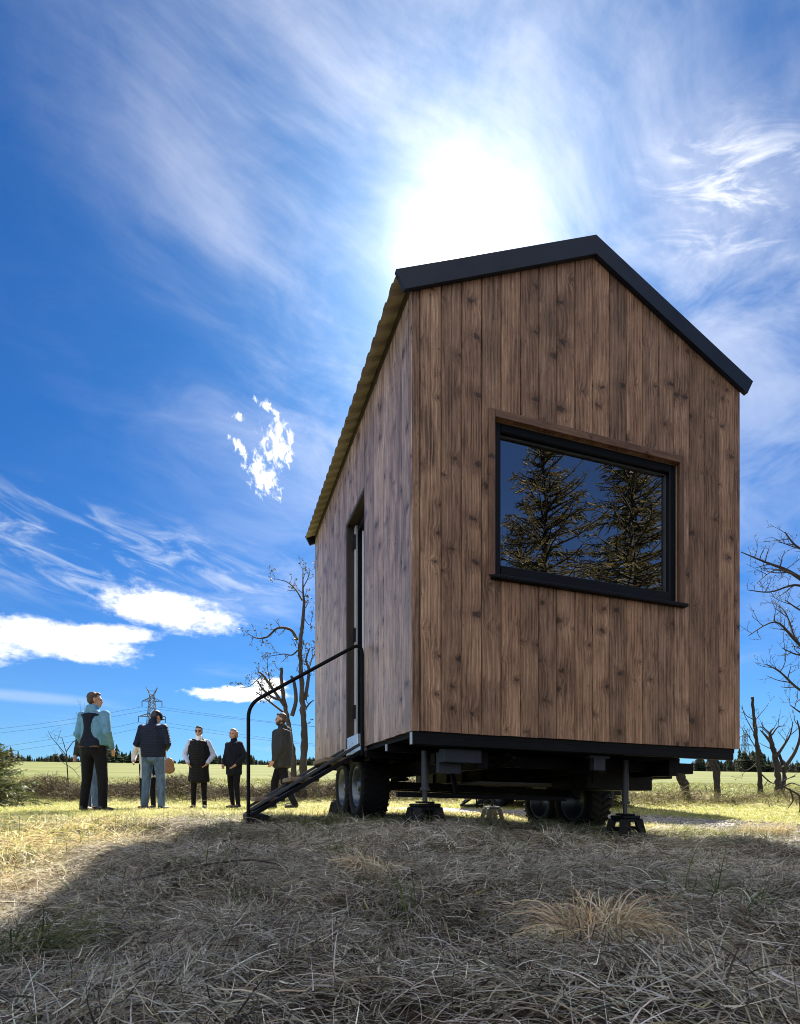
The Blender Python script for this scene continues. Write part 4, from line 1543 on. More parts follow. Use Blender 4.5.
def conifer(name, label, cat, loc, h, rbase, seed, nb=170,  cols=((.035, .05, .018), (.055, .07, .022), (.09, .095, .03)), tw=1.0, group=None, low=.04, nl=.10):
    rnd = random.Random(seed)
    o = empty(name, loc, label=label, cat=cat, group=group)
    t = MB()
    wob = [Vector((rnd.uniform(-1, 1), rnd.uniform(-1, 1), 0)) * .012 * h for _ in range(8)]
    t.tube(spline([Vector((0, 0, h * k / 7)) + wob[k] * (k / 7) for k in range(8)], 3), [h * .016 * (1 - .93 * k / 21) for k in range(22)], 8)
    t.build('trunk', M['bark_dark'], o)
    V, C = [], []
    limb = MB()
    for i in range(nb):
        f = low + (1 - low) * (i / nb) ** .85
        z = h * f
        a = rnd.uniform(0, 6.283)
        L = rbase * (1 - f) ** .85 * rnd.uniform(.55, 1.15) + .03 * h
        up = .45 * f - .18
        p = Vector((0, 0, z))
        q = [p]
        ns = 6
        for k in range(ns):
            s = (k + 1) / ns
            hd = a + .25 * math.sin(s * 3 + i)
            slope = up - .5 * s * (1 - f) + .42 * s * s
            p = p + Vector((math.cos(hd), math.sin(hd), slope)) * L / ns
            q.append(p)
        limb.tube(q, [max(.004, h * .0035 * (1 - .8 * k / ns)) for k in range(ns + 1)], 4, cap=False)
        shade = rnd.uniform(.75, 1.25)
        ntw = int(6 + 17 * L / rbase * tw)
        for j in range(ntw):
            s = rnd.uniform(.12, 1.0) * ns
            k = min(int(s), ns - 1)
            b_ = q[k].lerp(q[k + 1], s - k)
            dirn = (q[k + 1] - q[k]).normalized()
            sd = dirn.cross(Vector((0, 0, 1))).normalized() * rnd.choice((-1, 1))
            td = (dirn * rnd.uniform(.4, 1) + sd * rnd.uniform(.2, 1) + Vector((0, 0, rnd.uniform(-.75, .1)))).normalized()
            tl = (nl * h * .35) * rnd.uniform(.5, 1.15) * (.5 + .5 * L / rbase)
            c = rnd.choice(cols)
            # a twig is a spray of short needle strips
            for w_ in range(4):
                ax = (td + Vector((rnd.uniform(-1, 1), rnd.uniform(-1, 1), rnd.uniform(-1, .6))) * .42).normalized()
                wd = ax.orthogonal().normalized()
                wd = Matrix.Rotation(rnd.uniform(0, 3.14), 3, ax) @ wd
                st = b_ + td * tl * .2 * w_
                e = st + ax * tl * rnd.uniform(.45, .8)
                hw_ = tl * .075
                V += [st - wd * hw_ * .5, st + wd * hw_ * .5, e + wd * hw_, e - wd * hw_ * .3]
                C += [tuple(x * shade for x in c) + (1,)] * 4
    limb.build('branches', M['bark_dark'], o)
    Fc = np.arange(len(V)).reshape(-1, 4)
    mesh_np('crown', [tuple(v) for v in V], Fc, M['needle'], o, attrs={'col': ('FLOAT_COLOR', C)})
    return o


conifer('young_spruce', 'bushy young spruce at the edge of the meadow, left of the people', 'tree', (-8.45, 11.6, gz1(-8.45, 11.6) - .02), 1.42, 1.2, 5, 260,
        cols=((.06, .085, .022), (.11, .14, .035), (.19, .20, .055)), nl=.30, low=.02, tw=1.6)
# spruces behind the photographer, mirrored in the window
GOLD = ((.10, .078, .019), (.15, .112, .026), (.05, .044, .013))
for (x, y, h, r, sd, lab) in ((10.3, -4.1, 10.0, 3.3, 41, 'tall spruce mirrored in the left half of the cabin window'),
                              (14.9, -4.4, 12.0, 4.6, 42, 'tall spruce mirrored at the right edge of the cabin window'),
                              (11.6, -6.2, 8.9, 3.4, 43, 'shorter spruce mirrored low between the two tall ones in the window'),
                              (7.7, -4.9, 7.2, 2.4, 44, 'small spruce mirrored in the lower left corner of the window'),
                              (18.5, -6.5, 13, 3.4, 45, 'spruce standing furthest back of those mirrored in the window')):
    conifer('spruce_tree', lab, 'tree', (x, y, gz1(x, y) - .05), h, r, sd, 270, cols=GOLD, group='spruces behind the photographer', tw=1.7)


def treeline():
    """far wood along the top of the field, reads as one mass"""
    V, Fc, C = [], [], []
    rnd = random.Random(9)
    n = 4200
    for i in range(n):
        az = R(rnd.uniform(-62, 62))
        d = rnd.uniform(255, 330)
        x, y = d * math.tan(az) if abs(az) < R(50) else d * math.sin(az) * 1.5, d
        leftside = x < 0
        h = rnd.uniform(2.6, 5.2) * (1.0 if leftside else 1.45) * (1 + .35 * math.sin(az * 37) + .25 * math.sin(az * 91 + 1))
        if rnd.random() < .08:
            h *= 1.4
        w = h * rnd.uniform(.2, .38)
        z = gz1(x, y) - .3
        con = rnd.random() < .75
        c = rnd.choice(((.022, .032, .02), (.03, .04, .022), (.04, .045, .03), (.05, .046, .038)))
        m = 9
        for k in range(m):
            f = k / m
            rr = w * ((1 - f) ** .8 if con else math.sin(math.pi * min(1, f * .8 + .2)) ** .6) * rnd.uniform(.7, 1.2)
            zz = z + h * (f * .92)
            o = len(V)
            a0 = rnd.uniform(0, 6.28)
            for j in range(5):
                a = a0 + j * 1.2566
                V.append((x + rr * math.cos(a) * rnd.uniform(.6, 1.2), y + rr * math.sin(a), zz + rnd.uniform(-.05, .02) * h))
                C.append((*c, 1))
            V.append((x, y, zz + h * (1.35 / m) * rnd.uniform(.8, 1.4)))
            C.append((*c, 1))
            for j in range(5):
                Fc.append((o + j, o + (j + 1) % 5, o + 5))
    o = mesh_np('forest', V, np.array(Fc), M['far_leaf'], attrs={'col': ('FLOAT_COLOR', C)})
    tag(o, kind='stuff')


treeline()


# ------------------------------------------------------------------ pylons and cables
def pylon(x, y, h, label):
    o = empty('power_pylon', (x, y, gz1(x, y) - .2), R(6), label=label, cat='pylon', group='pylons beyond the field')
    m_ = MB()
    bw = h * .09
    lev = [0, .14, .28, .42, .54, .64, .73, .80, .86, .90]
    wid = [bw * (1 - f * .80) for f in lev]
    t = h * .0042
    cs = [[(sx * w, sy * w, f * h) for sx, sy in ((-1, -1), (1, -1), (1, 1), (-1, 1))] for f, w in zip(lev, wid)]
    for a, b_ in zip(cs[:-1], cs[1:]):
        for i in range(4):
            j = (i + 1) % 4
            m_.tube([a[i], b_[i]], t, 4)
            m_.tube([a[i], b_[j]], t * .7, 4)
            m_.tube([a[j], b_[i]], t * .7, 4)
            m_.tube([b_[i], b_[j]], t * .7, 4)
    m_.build('lattice', M['pylon'], o)
    for f, hwid in ((.62, .17), (.82, .125)):
        a_ = MB()
        z = f * h
        for sx in (-1, 1):
            for sy in (-1, 1):
                a_.tube([(sx * h * .025, sy * h * .02, z), (sx * hwid * h, 0, z)], t, 4)
                a_.tube([(sx * h * .025, sy * h * .02, z + h * .045), (sx * hwid * h, 0, z)], t, 4)
            for k in range(1, 5):
                xx = sx * hwid * h * k / 5
                a_.tube([(xx, 0, z), (xx + sx * hwid * h * .1, 0, z + h * .045 * (1 - k / 5))], t * .7, 4)
            a_.tube([(sx * hwid * h, 0, z), (sx * hwid * h, 0, z - h * .075)], t * 1.3, 5)
        a_.build('cross_arm', M['pylon'], o)
    p = MB()
    for sx in (-1, 1):
        p.tube([(0, 0, .88 * h), (sx * .07 * h, 0, 1.0 * h)], t * 1.3, 4)
        p.tube([(sx * .03 * h, 0, .90 * h), (sx * .07 * h, 0, 1.0 * h)], t, 4)
    p.tube([(-.05 * h, 0, .955 * h), (.05 * h, 0, .955 * h)], t, 4)
    p.build('earth_peak', M['pylon'], o)
    return o


PY = 240.0
pp = at(152, 757, PY)
ph = at(152, 687, PY).z - gz1(pp.x, PY)
pylon(pp.x, PY, ph, 'lattice pylon with hanging insulators, rising behind the man in the dark cap')
pr_ = at(745, 757, 330)
pylon(pr_.x, 330, at(745, 728, 330).z - gz1(pr_.x, 330), 'small distant lattice pylon right of the cabin, beyond the far wood')
pzb = gz1(pp.x, PY) - .2
wl = (('upper cable on the near side of the pylon, highest of the lines', .745, .125, -1), ('upper cable on the far side of the pylon', .745, .125, 1),
      ('lower cable on the left arm of the pylon', .545, .17, -1), ('lower cable on the right arm of the pylon', .545, .17, 1))
for i, (lab, f, hx_, sd) in enumerate(wl):
    c0 = Vector((pp.x + sd * hx_ * ph * .995, PY + sd * hx_ * ph * .1, pzb + f * ph))
    m_ = MB()
    for dx, slope in ((-150, .16), (210, .13)):
        pts = []
        for k in range(25):
            t = k / 24
            pts.append(c0 + Vector((dx * t, -dx * .05 * t + i * 2 * t, -abs(dx) * slope * 1.15 * t * (1 - .55 * t) - i * t * 1.5)))
        m_.tube(pts, .055, 4, cap=False)
    m_.v = [tuple(Vector(v) - c0) for v in m_.v]
    o = m_.build('power_line', M['wire'])
    o.location = c0
    tag(o, lab, 'cable', 'cables strung from the near pylon')


# ------------------------------------------------------------------ people
ico = bmesh.new()
bmesh.ops.create_icosphere(ico, subdivisions=2, radius=1)
ico.verts.index_update()
ICV = np.array([v.co[:] for v in ico.verts])
ICF = np.array([[v.index for v in f.verts] for f in ico.faces])
ico.free()


class Blob:
    """soft body built from tapering limbs, fused into one continuous surface"""

    def __init__(s):
        s.e = []

    def ell(s, c, r, rot=None):
        r = (r, r, r) if not hasattr(r, '__len__') else r
        s.e.append((np.array(c, float), np.array(r, float), rot))

    def limb(s, p, q, r0, r1, flat=(1, 1, 1), n=None):
        p, q = np.array(p, float), np.array(q, float)
        L = np.linalg.norm(q - p)
        n = n or max(3, int(L / (min(r0, r1) * .45)) + 1)
        for i in range(n):
            t = i / (n - 1)
            rr = r0 + (r1 - r0) * t
            s.ell(p + (q - p) * t, np.array(flat) * rr)

    def build(s, name, mat, parent, voxel=.012, smooth=3, cut=None):
        V, Fc, o = [], [], 0
        for c, r, rot in s.e:
            v = ICV * r
            if rot is not None:
                v = v @ np.array(rot.to_matrix()).T
            V.append(v + c)
            Fc.append(ICF + o)
            o += len(ICV)
        me = bpy.data.meshes.new(name)
        me.from_pydata(np.vstack(V).tolist(), [], np.vstack(Fc).tolist())
        ob = bpy.data.objects.new(name, me)
        COL.objects.link(ob)
        m1 = ob.modifiers.new('r', 'REMESH')
        m1.mode = 'VOXEL'
        m1.voxel_size = voxel
        m2 = ob.modifiers.new('s', 'SMOOTH')
        m2.iterations = smooth
        m2.factor = .5
        dg = bpy.context.evaluated_depsgraph_get()
        dg.update()
        m = bpy.data.meshes.new_from_object(ob.evaluated_get(dg))
        bpy.data.objects.remove(ob)
        bpy.data.meshes.remove(me)
        m.name = name
        m.polygons.foreach_set('use_smooth', np.ones(len(m.polygons), dtype=bool))
        m.materials.clear()
        m.materials.append(mat)
        r_ = bpy.data.objects.new(name, m)
        return link(r_, parent)


from mathutils import Euler


def person(x, y, h, face, label, top, bottom, shoes='shoe', hair=None, hairlen='short', coat_len=.88, coat_r=1.0, arms=None, legs=None, head=(0, 0), sleeves=None, female=False,
           bow=0.0, girth=1.0, extra=None):
    """local frame: +y faces forward, z up; face = heading of +y; sizes for a 1.78 m figure, scaled to h"""
    g = gz1(x, y)
    o = empty('person', (x, y, g), face, label=label, cat='person', group='people standing in the meadow')
    k = h / 1.78
    o.scale = (k, k, k)
    sh = .175 if female else .195
    hip = .095
    legs = legs or (((-hip, 0, .92), (-.105, .015, .50), (-.115, -.01, .085)), ((hip, 0, .92), (.105, .015, .50), (.115, -.01, .085)))
    arms = arms or (((-sh, 0, 1.43), (-.265, -.03, 1.15), (-.215, .10, .94)), ((sh, 0, 1.43), (.265, -.03, 1.15), (.215, .10, .94)))
    hb = Vector((0, bow * .9, 0))
    neck0, hc = Vector((0, -.005, 1.47)), Vector((0, .02, 1.655)) + Vector((0, bow * .5, -bow * .25))
    hr = Euler((-bow * 1.1 + 0, 0, 0)).to_quaternion()
    hq = Euler((-head[1], 0, head[0]), 'XYZ').to_quaternion()

    def hp(v):
        """head local -> figure"""
        return hc + hq @ Vector(v)
    B = Blob()
    # torso, limbs, head as one body
    for z, rx, ry in ((.93, .15, .105), (1.02, .145, .10), (1.12, .145, .10), (1.22, .16, .105), (1.32, .17, .11), (1.40, .155, .10)):
        B.ell((0, 0, z), (rx * .92 * girth, ry * .92 * girth, .08))
    for a in arms:
        B.limb(a[0], a[1], .050, .040)
        B.limb(a[1], a[2], .040, .028)
        dv = Vector(a[2]) - Vector(a[1])
        dv.normalize()
        w = Vector(a[2])
        pv = w + dv * .055
        sidev = dv.cross(Vector((0, 1, 0)))
        if sidev.length < .1:
            sidev = Vector((1, 0, 0))
        sidev = Vector((0, 1, 0)) if abs(dv.z) > .6 else sidev.normalized()
        B.limb(w, pv, .030, .030, (.75, 1, 1))
        for q_, ln in ((-.026, .070), (-.009, .080), (.009, .076), (.026, .060)):
            f0 = pv + sidev * q_ + dv * .02
            inn = Vector((-.012 if w.x > 0 else .012, .01, 0))
            f1 = f0 + dv * ln * .55 + inn
            B.limb(f0, f1, .0105, .010)
            B.limb(f1, f1 + dv * ln * .4 + inn * 1.6, .010, .009)
        tb = w + dv * .02 + sidev * .03
        B.limb(tb, tb + sidev * .022 + dv * .045, .012, .010)
    for l in legs:
        B.limb(l[0], l[1], .085, .058)
        B.limb(l[1], l[2], .055, .038)
        B.limb(Vector(l[2]) + Vector((0, 0, -.03)), Vector(l[2]) + Vector((0, .13, -.05)), .036, .03)
    B.limb(neck0 - Vector((0, 0, .05)), hc - Vector((0, .01, .08)), .060, .055)
    B.ell(hp((0, -.01, .025)), (.074, .094, .095), hq)
    B.ell(hp((0, .022, -.045)), (.058, .070, .070), hq)
    B.ell(hp((0, .055, -.085)), (.032, .030, .026), hq)
    B.ell(hp((0, .088, -.012)), (.013, .020, .030), hq)
    B.ell(hp((0, .098, -.026)), (.016, .014, .011), hq)
    B.ell(hp((0, .075, .022)), (.058, .020, .013), hq)
    for sx in (-1, 1):
        B.ell(hp((sx * .075, -.012, -.008)), (.011, .020, .031), hq)
        B.ell(hp((sx * .040, .055, -.03)), (.024, .026, .022), hq)
    B.ell(hp((0, .083, -.058)), (.026, .012, .007), hq)
    B.build('body', M['skin'], o, .0095, 2)
    for sx in (-1, 1):
        eyes = Blob()
        eyes.ell(hp((sx * .031, .079, .004)), (.013, .008, .007), hq)
        eyes.build('eye', M['hair_dark'], o, .004, 1)
    # trousers
    T = Blob()
    for z, rx, ry in ((.88, .172, .128), (.92, .17, .127), (.97, .165, .122), (1.0, .16, .12), (1.03, .155, .115)):
        T.ell((0, 0, z), (rx * girth, ry * girth, .075))
    for l in legs:
        T.limb(l[0], l[1], .104 * (.96 if female else 1), .076 if not female else .068)
        T.limb(l[1], l[2], .076 if not female else .066, .062 if not female else .05)
        # creases gathered over the shoe
        c = Vector(l[1]).lerp(Vector(l[2]), .86)
        T.ell(c, (.068 if not female else .054, .07 if not female else .056, .03))
    T.build('trousers', M[bottom], o, .014, 3)
    S = Blob()
    for l in legs:
        a = Vector(l[2])
        dr = Vector((a.x - l[1][0], 0, 0))
        S.ell((a.x, a.y - .02, a.z - .035), (.045, .055, .05))
        S.limb((a.x, a.y + .02, a.z - .045), (a.x * 1.12, a.y + .15, a.z - .055), .045, .038, (1, 1, .8))
    S.build('shoes', M[shoes], o, .011, 2)
    # jacket or coat
    J = Blob()
    zs = np.linspace(coat_len, 1.42, int((1.42 - coat_len) / .028) + 2)
    for z in zs:
        t = (z - .88) / (1.42 - .88)
        rx = .178 + .02 * math.sin(max(0, t) * 2.6) - (.012 if female and .2 < t < .5 else 0)
        ry = .132 + .01 * math.sin(max(0, t) * 3.0)
        if z > 1.36:
            rx *= .92
        if z < .86:
            rx += (.86 - z) * .08
        J.ell((0, 0, z), (rx * coat_r * girth, ry * coat_r * girth, .07))
    J.ell((0, -.005, 1.455), (.155, .098, .05))
    J.limb((0, -.01, 1.47), (0, .0, 1.53), .085, .075)
    arm_b = Blob() if sleeves else J
    for a in arms:
        arm_b.limb(a[0], a[1], .074, .062)
        end = Vector(a[1]).lerp(Vector(a[2]), .97)
        arm_b.limb(a[1], end, .062, .047)
        arm_b.ell(Vector(a[1]) + Vector((0, -.012, 0)), (.064, .066, .05))
        arm_b.ell(Vector(a[1]).lerp(Vector(a[2]), .5), (.06, .06, .03))
        J.ell(a[0], (.078, .082, .075) if not sleeves else (.05, .07, .06))
    J.build('jacket', M[top], o, .013, 3)
    if sleeves:
        arm_b.build('sleeves', M[sleeves], o, .012, 3)
    if hair:
        Hh = Blob()
        Hh.ell(hp((0, -.024, .043)), (.079, .092, .086), hq)
        Hh.ell(hp((0, -.04, .0)), (.076, .070, .075), hq)
        Hh.ell(hp((0, .035, .092)), (.055, .045, .028), hq)
        if hairlen == 'bob':
            for sx in (-1, 1):
                Hh.limb(hp((sx * .07, -.02, .03)), hp((sx * .072, -.02, -.06)), .034, .03)
            Hh.limb(hp((0, -.075, .0)), hp((0, -.07, -.09)), .05, .04)
        Hh.build('hair', M[hair], o, .010, 2)
    if extra:
        extra(o, hp, hq, hc)
    return o


def turn(px, py_face):
    return py_face


def atx(px, d):
    return (px - 400) / F * d


# man in turquoise jacket, back to the camera, hands in front pockets, face turned to the right
def ex_teal(o, hp, hq, hc):
    b_ = Blob()
    for z in np.linspace(1.42, .95, 22):
        w = float(np.interp(z, [.95, 1.03, 1.10, 1.18, 1.26, 1.34, 1.42], [.178, .172, .135, .102, .098, .108, .128]))
        b_.ell((0, -.086, z), (w, .066, .04))
    b_.limb((-.11, -.07, 1.425), (.11, -.07, 1.425), .045, .045, (1, 1, .6))
    b_.build('back_panel', M['navy'], o, .011, 2)
    b_ = Blob()
    b_.limb((-.13, -.10, .955), (.13, -.10, .955), .05, .05, (1, 1, .28))
    b_.build('belt', M['belt'], o, .008, 1)
    hd = Blob()
    for zz, rx_h, ry_h in ((1.44, .135, .07), (1.47, .125, .075), (1.50, .105, .075), (1.53, .09, .07), (1.555, .08, .065)):
        hd.ell((0, -.045, zz), (rx_h, ry_h, .03))
    hd.build('hood', M['teal'], o, .011, 2)


A_front = (((-.19, 0, 1.43), (-.25, -.03, 1.15), (-.22, .10, .93)), ((.195, 0, 1.43), (.275, -.04, 1.16), (.205, .12, .95)))
person(atx(94, 8.5), 8.5, 1.80, R(-14), 'man in a turquoise jacket with navy back panel, back turned, tallest of the group', 'teal', 'dark_trousers', hair='hair_brown', arms=A_front,
       legs=(((-.095, 0, .92), (-.14, .02, .50), (-.165, -.02, .085)), ((.095, 0, .92), (.125, .03, .50), (.155, .0, .085))), head=(-.75, .0), extra=ex_teal, coat_len=1.0, girth=1.05)
person(atx(91.5, 9.4), 9.4, 1.74, R(170), 'person in dark coat and jeans, mostly hidden behind the man in turquoise', 'olive', 'jeans', hair='hair_dark',
       legs=(((-.085, 0, .92), (-.085, .02, .50), (-.09, 0, .085)), ((.085, 0, .92), (.08, .02, .50), (.07, 0, .085))), coat_len=.86, girth=1.12)


# man in navy quilted jacket and cap, head bowed over something held in front
def ex_cap(o, hp, hq, hc):
    c = Blob()
    c.ell(hp((0, -.005, .05)), (.090, .108, .075), hq)
    c.build('cap', M['navy'], o, .010, 2)
    c = Blob()
    c.limb(hp((-.03, .10, .035)), hp((.03, .10, .035)), .05, .05, (1, 1.2, .2))
    c.build('cap_brim', M['navy'], o, .008, 1)


person(atx(153, 9.7), 9.7, 1.76, R(-8), 'man in navy quilted jacket, dark cap and pale jeans, back turned, head bowed', 'navy_puffer', 'jeans', hair='hair_dark', shoes='shoe',
       arms=(((-.2, 0, 1.42), (-.285, -.02, 1.15), (-.13, .22, 1.10)), ((.2, 0, 1.42), (.285, -.02, 1.15), (.13, .22, 1.10))), bow=.16, head=(-.35, .55), extra=ex_cap, girth=1.16, coat_len=.93,
       legs=(((-.10, 0, .92), (-.135, .015, .50), (-.15, -.01, .085)), ((.10, 0, .92), (.14, .015, .50), (.16, -.01, .085))))
person(atx(148, 10.7), 10.7, 1.58, R(176), 'woman in a cream coat, mostly hidden behind the man in the dark cap', 'cream', 'dark_trousers', hair='hair_dark', female=True, coat_len=.68,
       arms=(((-.175, 0, 1.42), (-.25, -.03, 1.14), (-.2, .12, 1.0)), ((.18, 0, 1.42), (.31, -.02, 1.17), (.24, .14, 1.02))))
# her tan shoulder bag
bx_, by_ = atx(169, 10.45), 10.45
bg = empty('shoulder_bag', (bx_, by_, gz1(bx_, by_) + .70), R(10), label='rounded tan leather bag hanging beside the jeans of the man in the cap', cat='bag')
bb = Blob()
bb.ell((0, 0, .12), (.095, .05, .15))
bb.ell((0, 0, .05), (.11, .055, .09))
bb.build('bag_body', M['tan'], bg, .009, 2)
m_ = MB()
m_.tube(spline([(-.05, 0, .22), (-.07, .02, .42), (-.10, .05, .62), (-.12, .09, .42), (-.06, .03, .24)], 5), .009, 8)
m_.build('strap', M['tan'], bg)


def ex_vest(o, hp, hq, hc):
    g_ = Blob()
    for sx in (-1, 1):
        g_.ell(hp((sx * .034, .088, .008)), (.031, .012, .022), hq)
    g_.limb(hp((-.07, .06, .014)), hp((.07, .06, .014)), .006, .006)
    g_.build('sunglasses', M['glasses'], o, .006, 1)
    c = Blob()
    c.limb((0, .03, 1.46), (0, .025, 1.545), .078, .070)
    c.limb((0, .115, 1.36), (0, .08, 1.46), .022, .05)
    c.build('collar', M['white_cloth'], o, .010, 2)
    hd = Blob()
    for a in np.linspace(-2.2, 2.2, 9):
        hd.ell((.12 * math.sin(a), -.02 - .085 * math.cos(a), 1.485 - .012 * abs(a)), (.042, .042, .045))
    hd.build('hood', M['black_puffer'], o, .011, 2)


AP = (((-.175, 0, 1.42), (-.30, -.04, 1.16), (-.20, .11, .98)), ((.175, 0, 1.42), (.30, -.04, 1.16), (.20, .11, .98)))
person(atx(199, 11.4), 11.4, 1.66, R(188), 'woman in sunglasses and long black quilted vest over pale lilac sleeves', 'black_puffer', 'dark_trousers', hair='hair_dark', female=True, coat_len=.60,
       sleeves='lilac', arms=AP, extra=ex_vest, coat_r=1.08, girth=1.1)
person(atx(234, 11.6), 11.6, 1.63, R(150), 'woman with short reddish blond hair in a dark navy jacket, hands in pockets', 'navy_jacket', 'dark_trousers', hair='hair_blond', female=True, hairlen='bob',
       coat_len=.78, arms=AP, head=(.35, 0), coat_r=1.06, girth=1.1, legs=(((-.095, 0, .92), (-.11, .03, .50), (-.16, .03, .085)), ((.095, 0, .92), (.10, .0, .50), (.10, -.06, .085))))


def ex_grey(o, hp, hq, hc):
    b_ = Blob()
    b_.ell(hp((0, .05, -.075)), (.050, .045, .042), hq)
    for sx in (-1, 1):
        b_.limb(hp((sx * .062, .0, -.02)), hp((sx * .045, .04, -.07)), .022, .026)
    b_.build('beard', M['hair_brown'], o, .009, 2)
    hd = Blob()
    hd.ell((0, -.10, 1.45), (.12, .07, .085))
    hd.limb((-.07, -.05, 1.52), (.07, -.05, 1.52), .05, .05)
    hd.build('hood', M['charcoal'], o, .011, 2)


person(atx(282, 10.5), 10.5, 1.79, R(96), 'bearded man in a charcoal hooded parka walking left, between the handrail and the bare tree', 'charcoal', 'dark_trousers', hair='hair_brown', coat_len=.80, coat_r=1.2, girth=1.15,
       arms=(((-.2, 0, 1.42), (-.26, .0, 1.14), (-.245, .12, .90)), ((.2, 0, 1.42), (.25, -.06, 1.14), (.23, .02, .89))),
       legs=(((-.09, 0, .92), (-.10, -.06, .50), (-.10, -.24, .11)), ((.09, 0, .92), (.10, .14, .51), (.10, .17, .085))), extra=ex_grey)

# ------------------------------------------------------------------ light, sky
SUN = Vector((.1023, 1.0, .9425)).normalized()
sun_el = math.asin(SUN.z)
sun_az = math.atan2(SUN.x, SUN.y)
ld = bpy.data.lights.new('sun', 'SUN')
ld.energy = 5.0
ld.angle = R(.53)
ld.color = (1, .95, .86)
lo = bpy.data.objects.new('sun', ld)
COL.objects.link(lo)
lo.rotation_euler = (-SUN).to_track_quat('-Z', 'Y').to_euler()
lo.location = (5, 40, 40)

w = bpy.data.worlds.new('World')
sc.world = w
w.use_nodes = True
nt = NT(w.node_tree)
bgn = nt.n['Background']
sky = nt.node('ShaderNodeTexSky', sky_type='NISHITA')
sky.sun_disc = False
sky.sun_elevation = sun_el
sky.sun_rotation = sun_az
sky.altitude = 600
sky.air_density = 1.0
sky.dust_density = .6
sky.ozone_density = 3.0
GAMMA, TINT = 1.22, (.45, 3.75, 6.7)
tc = nt.node('ShaderNodeTexCoord').outputs['Generated']
dirn = nt.vm('NORMALIZE', tc)
dx, dy, dz = nt.sep(dirn)
# deepen the blue
gm = nt.node('ShaderNodeGamma')
gm.inputs[1].default_value = GAMMA
nt.put(gm.inputs[0], nt.vm('SCALE', sky.outputs[0], None, .12))
skyc = nt.mix(1.0, gm.outputs[0], TINT, 'MULTIPLY')
az = nt.m('ARCTAN2', dx, dy)
el = nt.m('ARCSINE', dz)
cosang = nt.vm('DOT_PRODUCT', dirn, tuple(SUN))
ang_ = nt.m('ARCCOSINE', nt.m('MINIMUM', cosang, .99999))


def cdir(px, py):
    v = Vector(((px - 400) / F, 1, (Y0 - py) / F))
    return math.atan2(v.x, v.y), math.asin(v.normalized().z)


# thin cirrus: drawn-out noise on a high flat layer
den = nt.m('ADD', nt.m('MAXIMUM', dz, 0.0), .12)
lx = nt.m('DIVIDE', dx, den)
ly = nt.m('DIVIDE', dy, den)
cc, ss = math.cos(R(32)), math.sin(R(32))
rx_ = nt.m('ADD', nt.m('MULTIPLY', lx, cc), nt.m('MULTIPLY', ly, ss))
ry_ = nt.m('SUBTRACT', nt.m('MULTIPLY', ly, cc), nt.m('MULTIPLY', lx, ss))
wv = nt.noise(nt.comb(lx, ly, 3.1), 1.3, 3, .5)
wu = nt.noise(nt.comb(ly, lx, 5.1), 1.1, 3, .5)
qx = nt.m('MULTIPLY_ADD', wv, .55, rx_)
qy = nt.m('MULTIPLY_ADD', wu, .55, ry_)
cia = nt.noise(nt.comb(nt.m('MULTIPLY', qx, 1.0), nt.m('MULTIPLY', qy, 2.6), .4), 1.7, 9, .62, 0)
cib = nt.noise(nt.comb(qy, qx, 6.4), 2.6, 8, .62, .35)
ci = nt.m('ADD', nt.m('MULTIPLY', cia, .55), nt.m('MULTIPLY', cib, .45))
patch = nt.noise(nt.comb(lx, ly, 8.7), 1.25, 5, .55)
nearsun = nt.smooth(ang_, R(36), R(9))
cir = nt.m('MULTIPLY', nt.smooth(ci, .46, .72), nt.smooth(patch, .47, .68), clamp=True)
veil = nt.m('MULTIPLY', nt.smooth(ci, .41, .69), nearsun)
cir = nt.m('ADD', nt.m('MULTIPLY', cir, .20), nt.m('MULTIPLY', veil, .36), clamp=True)
# soft band of cirrus low on the left and a bright streak right of the roof
streakn = nt.noise(nt.comb(nt.m('MULTIPLY', az, 9), nt.m('MULTIPLY', nt.m('MULTIPLY_ADD', az, .22, el), 40), .3), 1.0, 8, .62, .8)


def spot(px, py, wx, wy, rot=0.0):
    a0, e0 = cdir(px, py)
    da = nt.m('SUBTRACT', az, a0)
    de = nt.m('SUBTRACT', el, e0)
    c_, s_ = math.cos(rot), math.sin(rot)
    p_ = nt.m('ADD', nt.m('MULTIPLY', da, c_ / wx), nt.m('MULTIPLY', de, s_ / wx))
    q_ = nt.m('SUBTRACT', nt.m('MULTIPLY', de, c_ / wy), nt.m('MULTIPLY', da, s_ / wy))
    return nt.m('SQRT', nt.m('ADD', nt.m('MULTIPLY', p_, p_), nt.m('MULTIPLY', q_, q_)))


b1 = nt.smooth(spot(110, 560, .42, .10, -.05), 1.0, .2)
b2 = nt.smooth(spot(745, 195, .20, .085, -.25), 1.0, .15)
band = nt.m('MULTIPLY', nt.smooth(streakn, .44, .74), nt.m('MAXIMUM', b1, nt.m('MULTIPLY', b2, 1.2)))
cir = nt.m('ADD', cir, nt.m('MULTIPLY', band, .62), clamp=True)
b3 = nt.smooth(spot(30, 697, .14, .012, 0), 1.0, .2)
cir = nt.m('ADD', cir, nt.m('MULTIPLY', b3, .3), clamp=True)
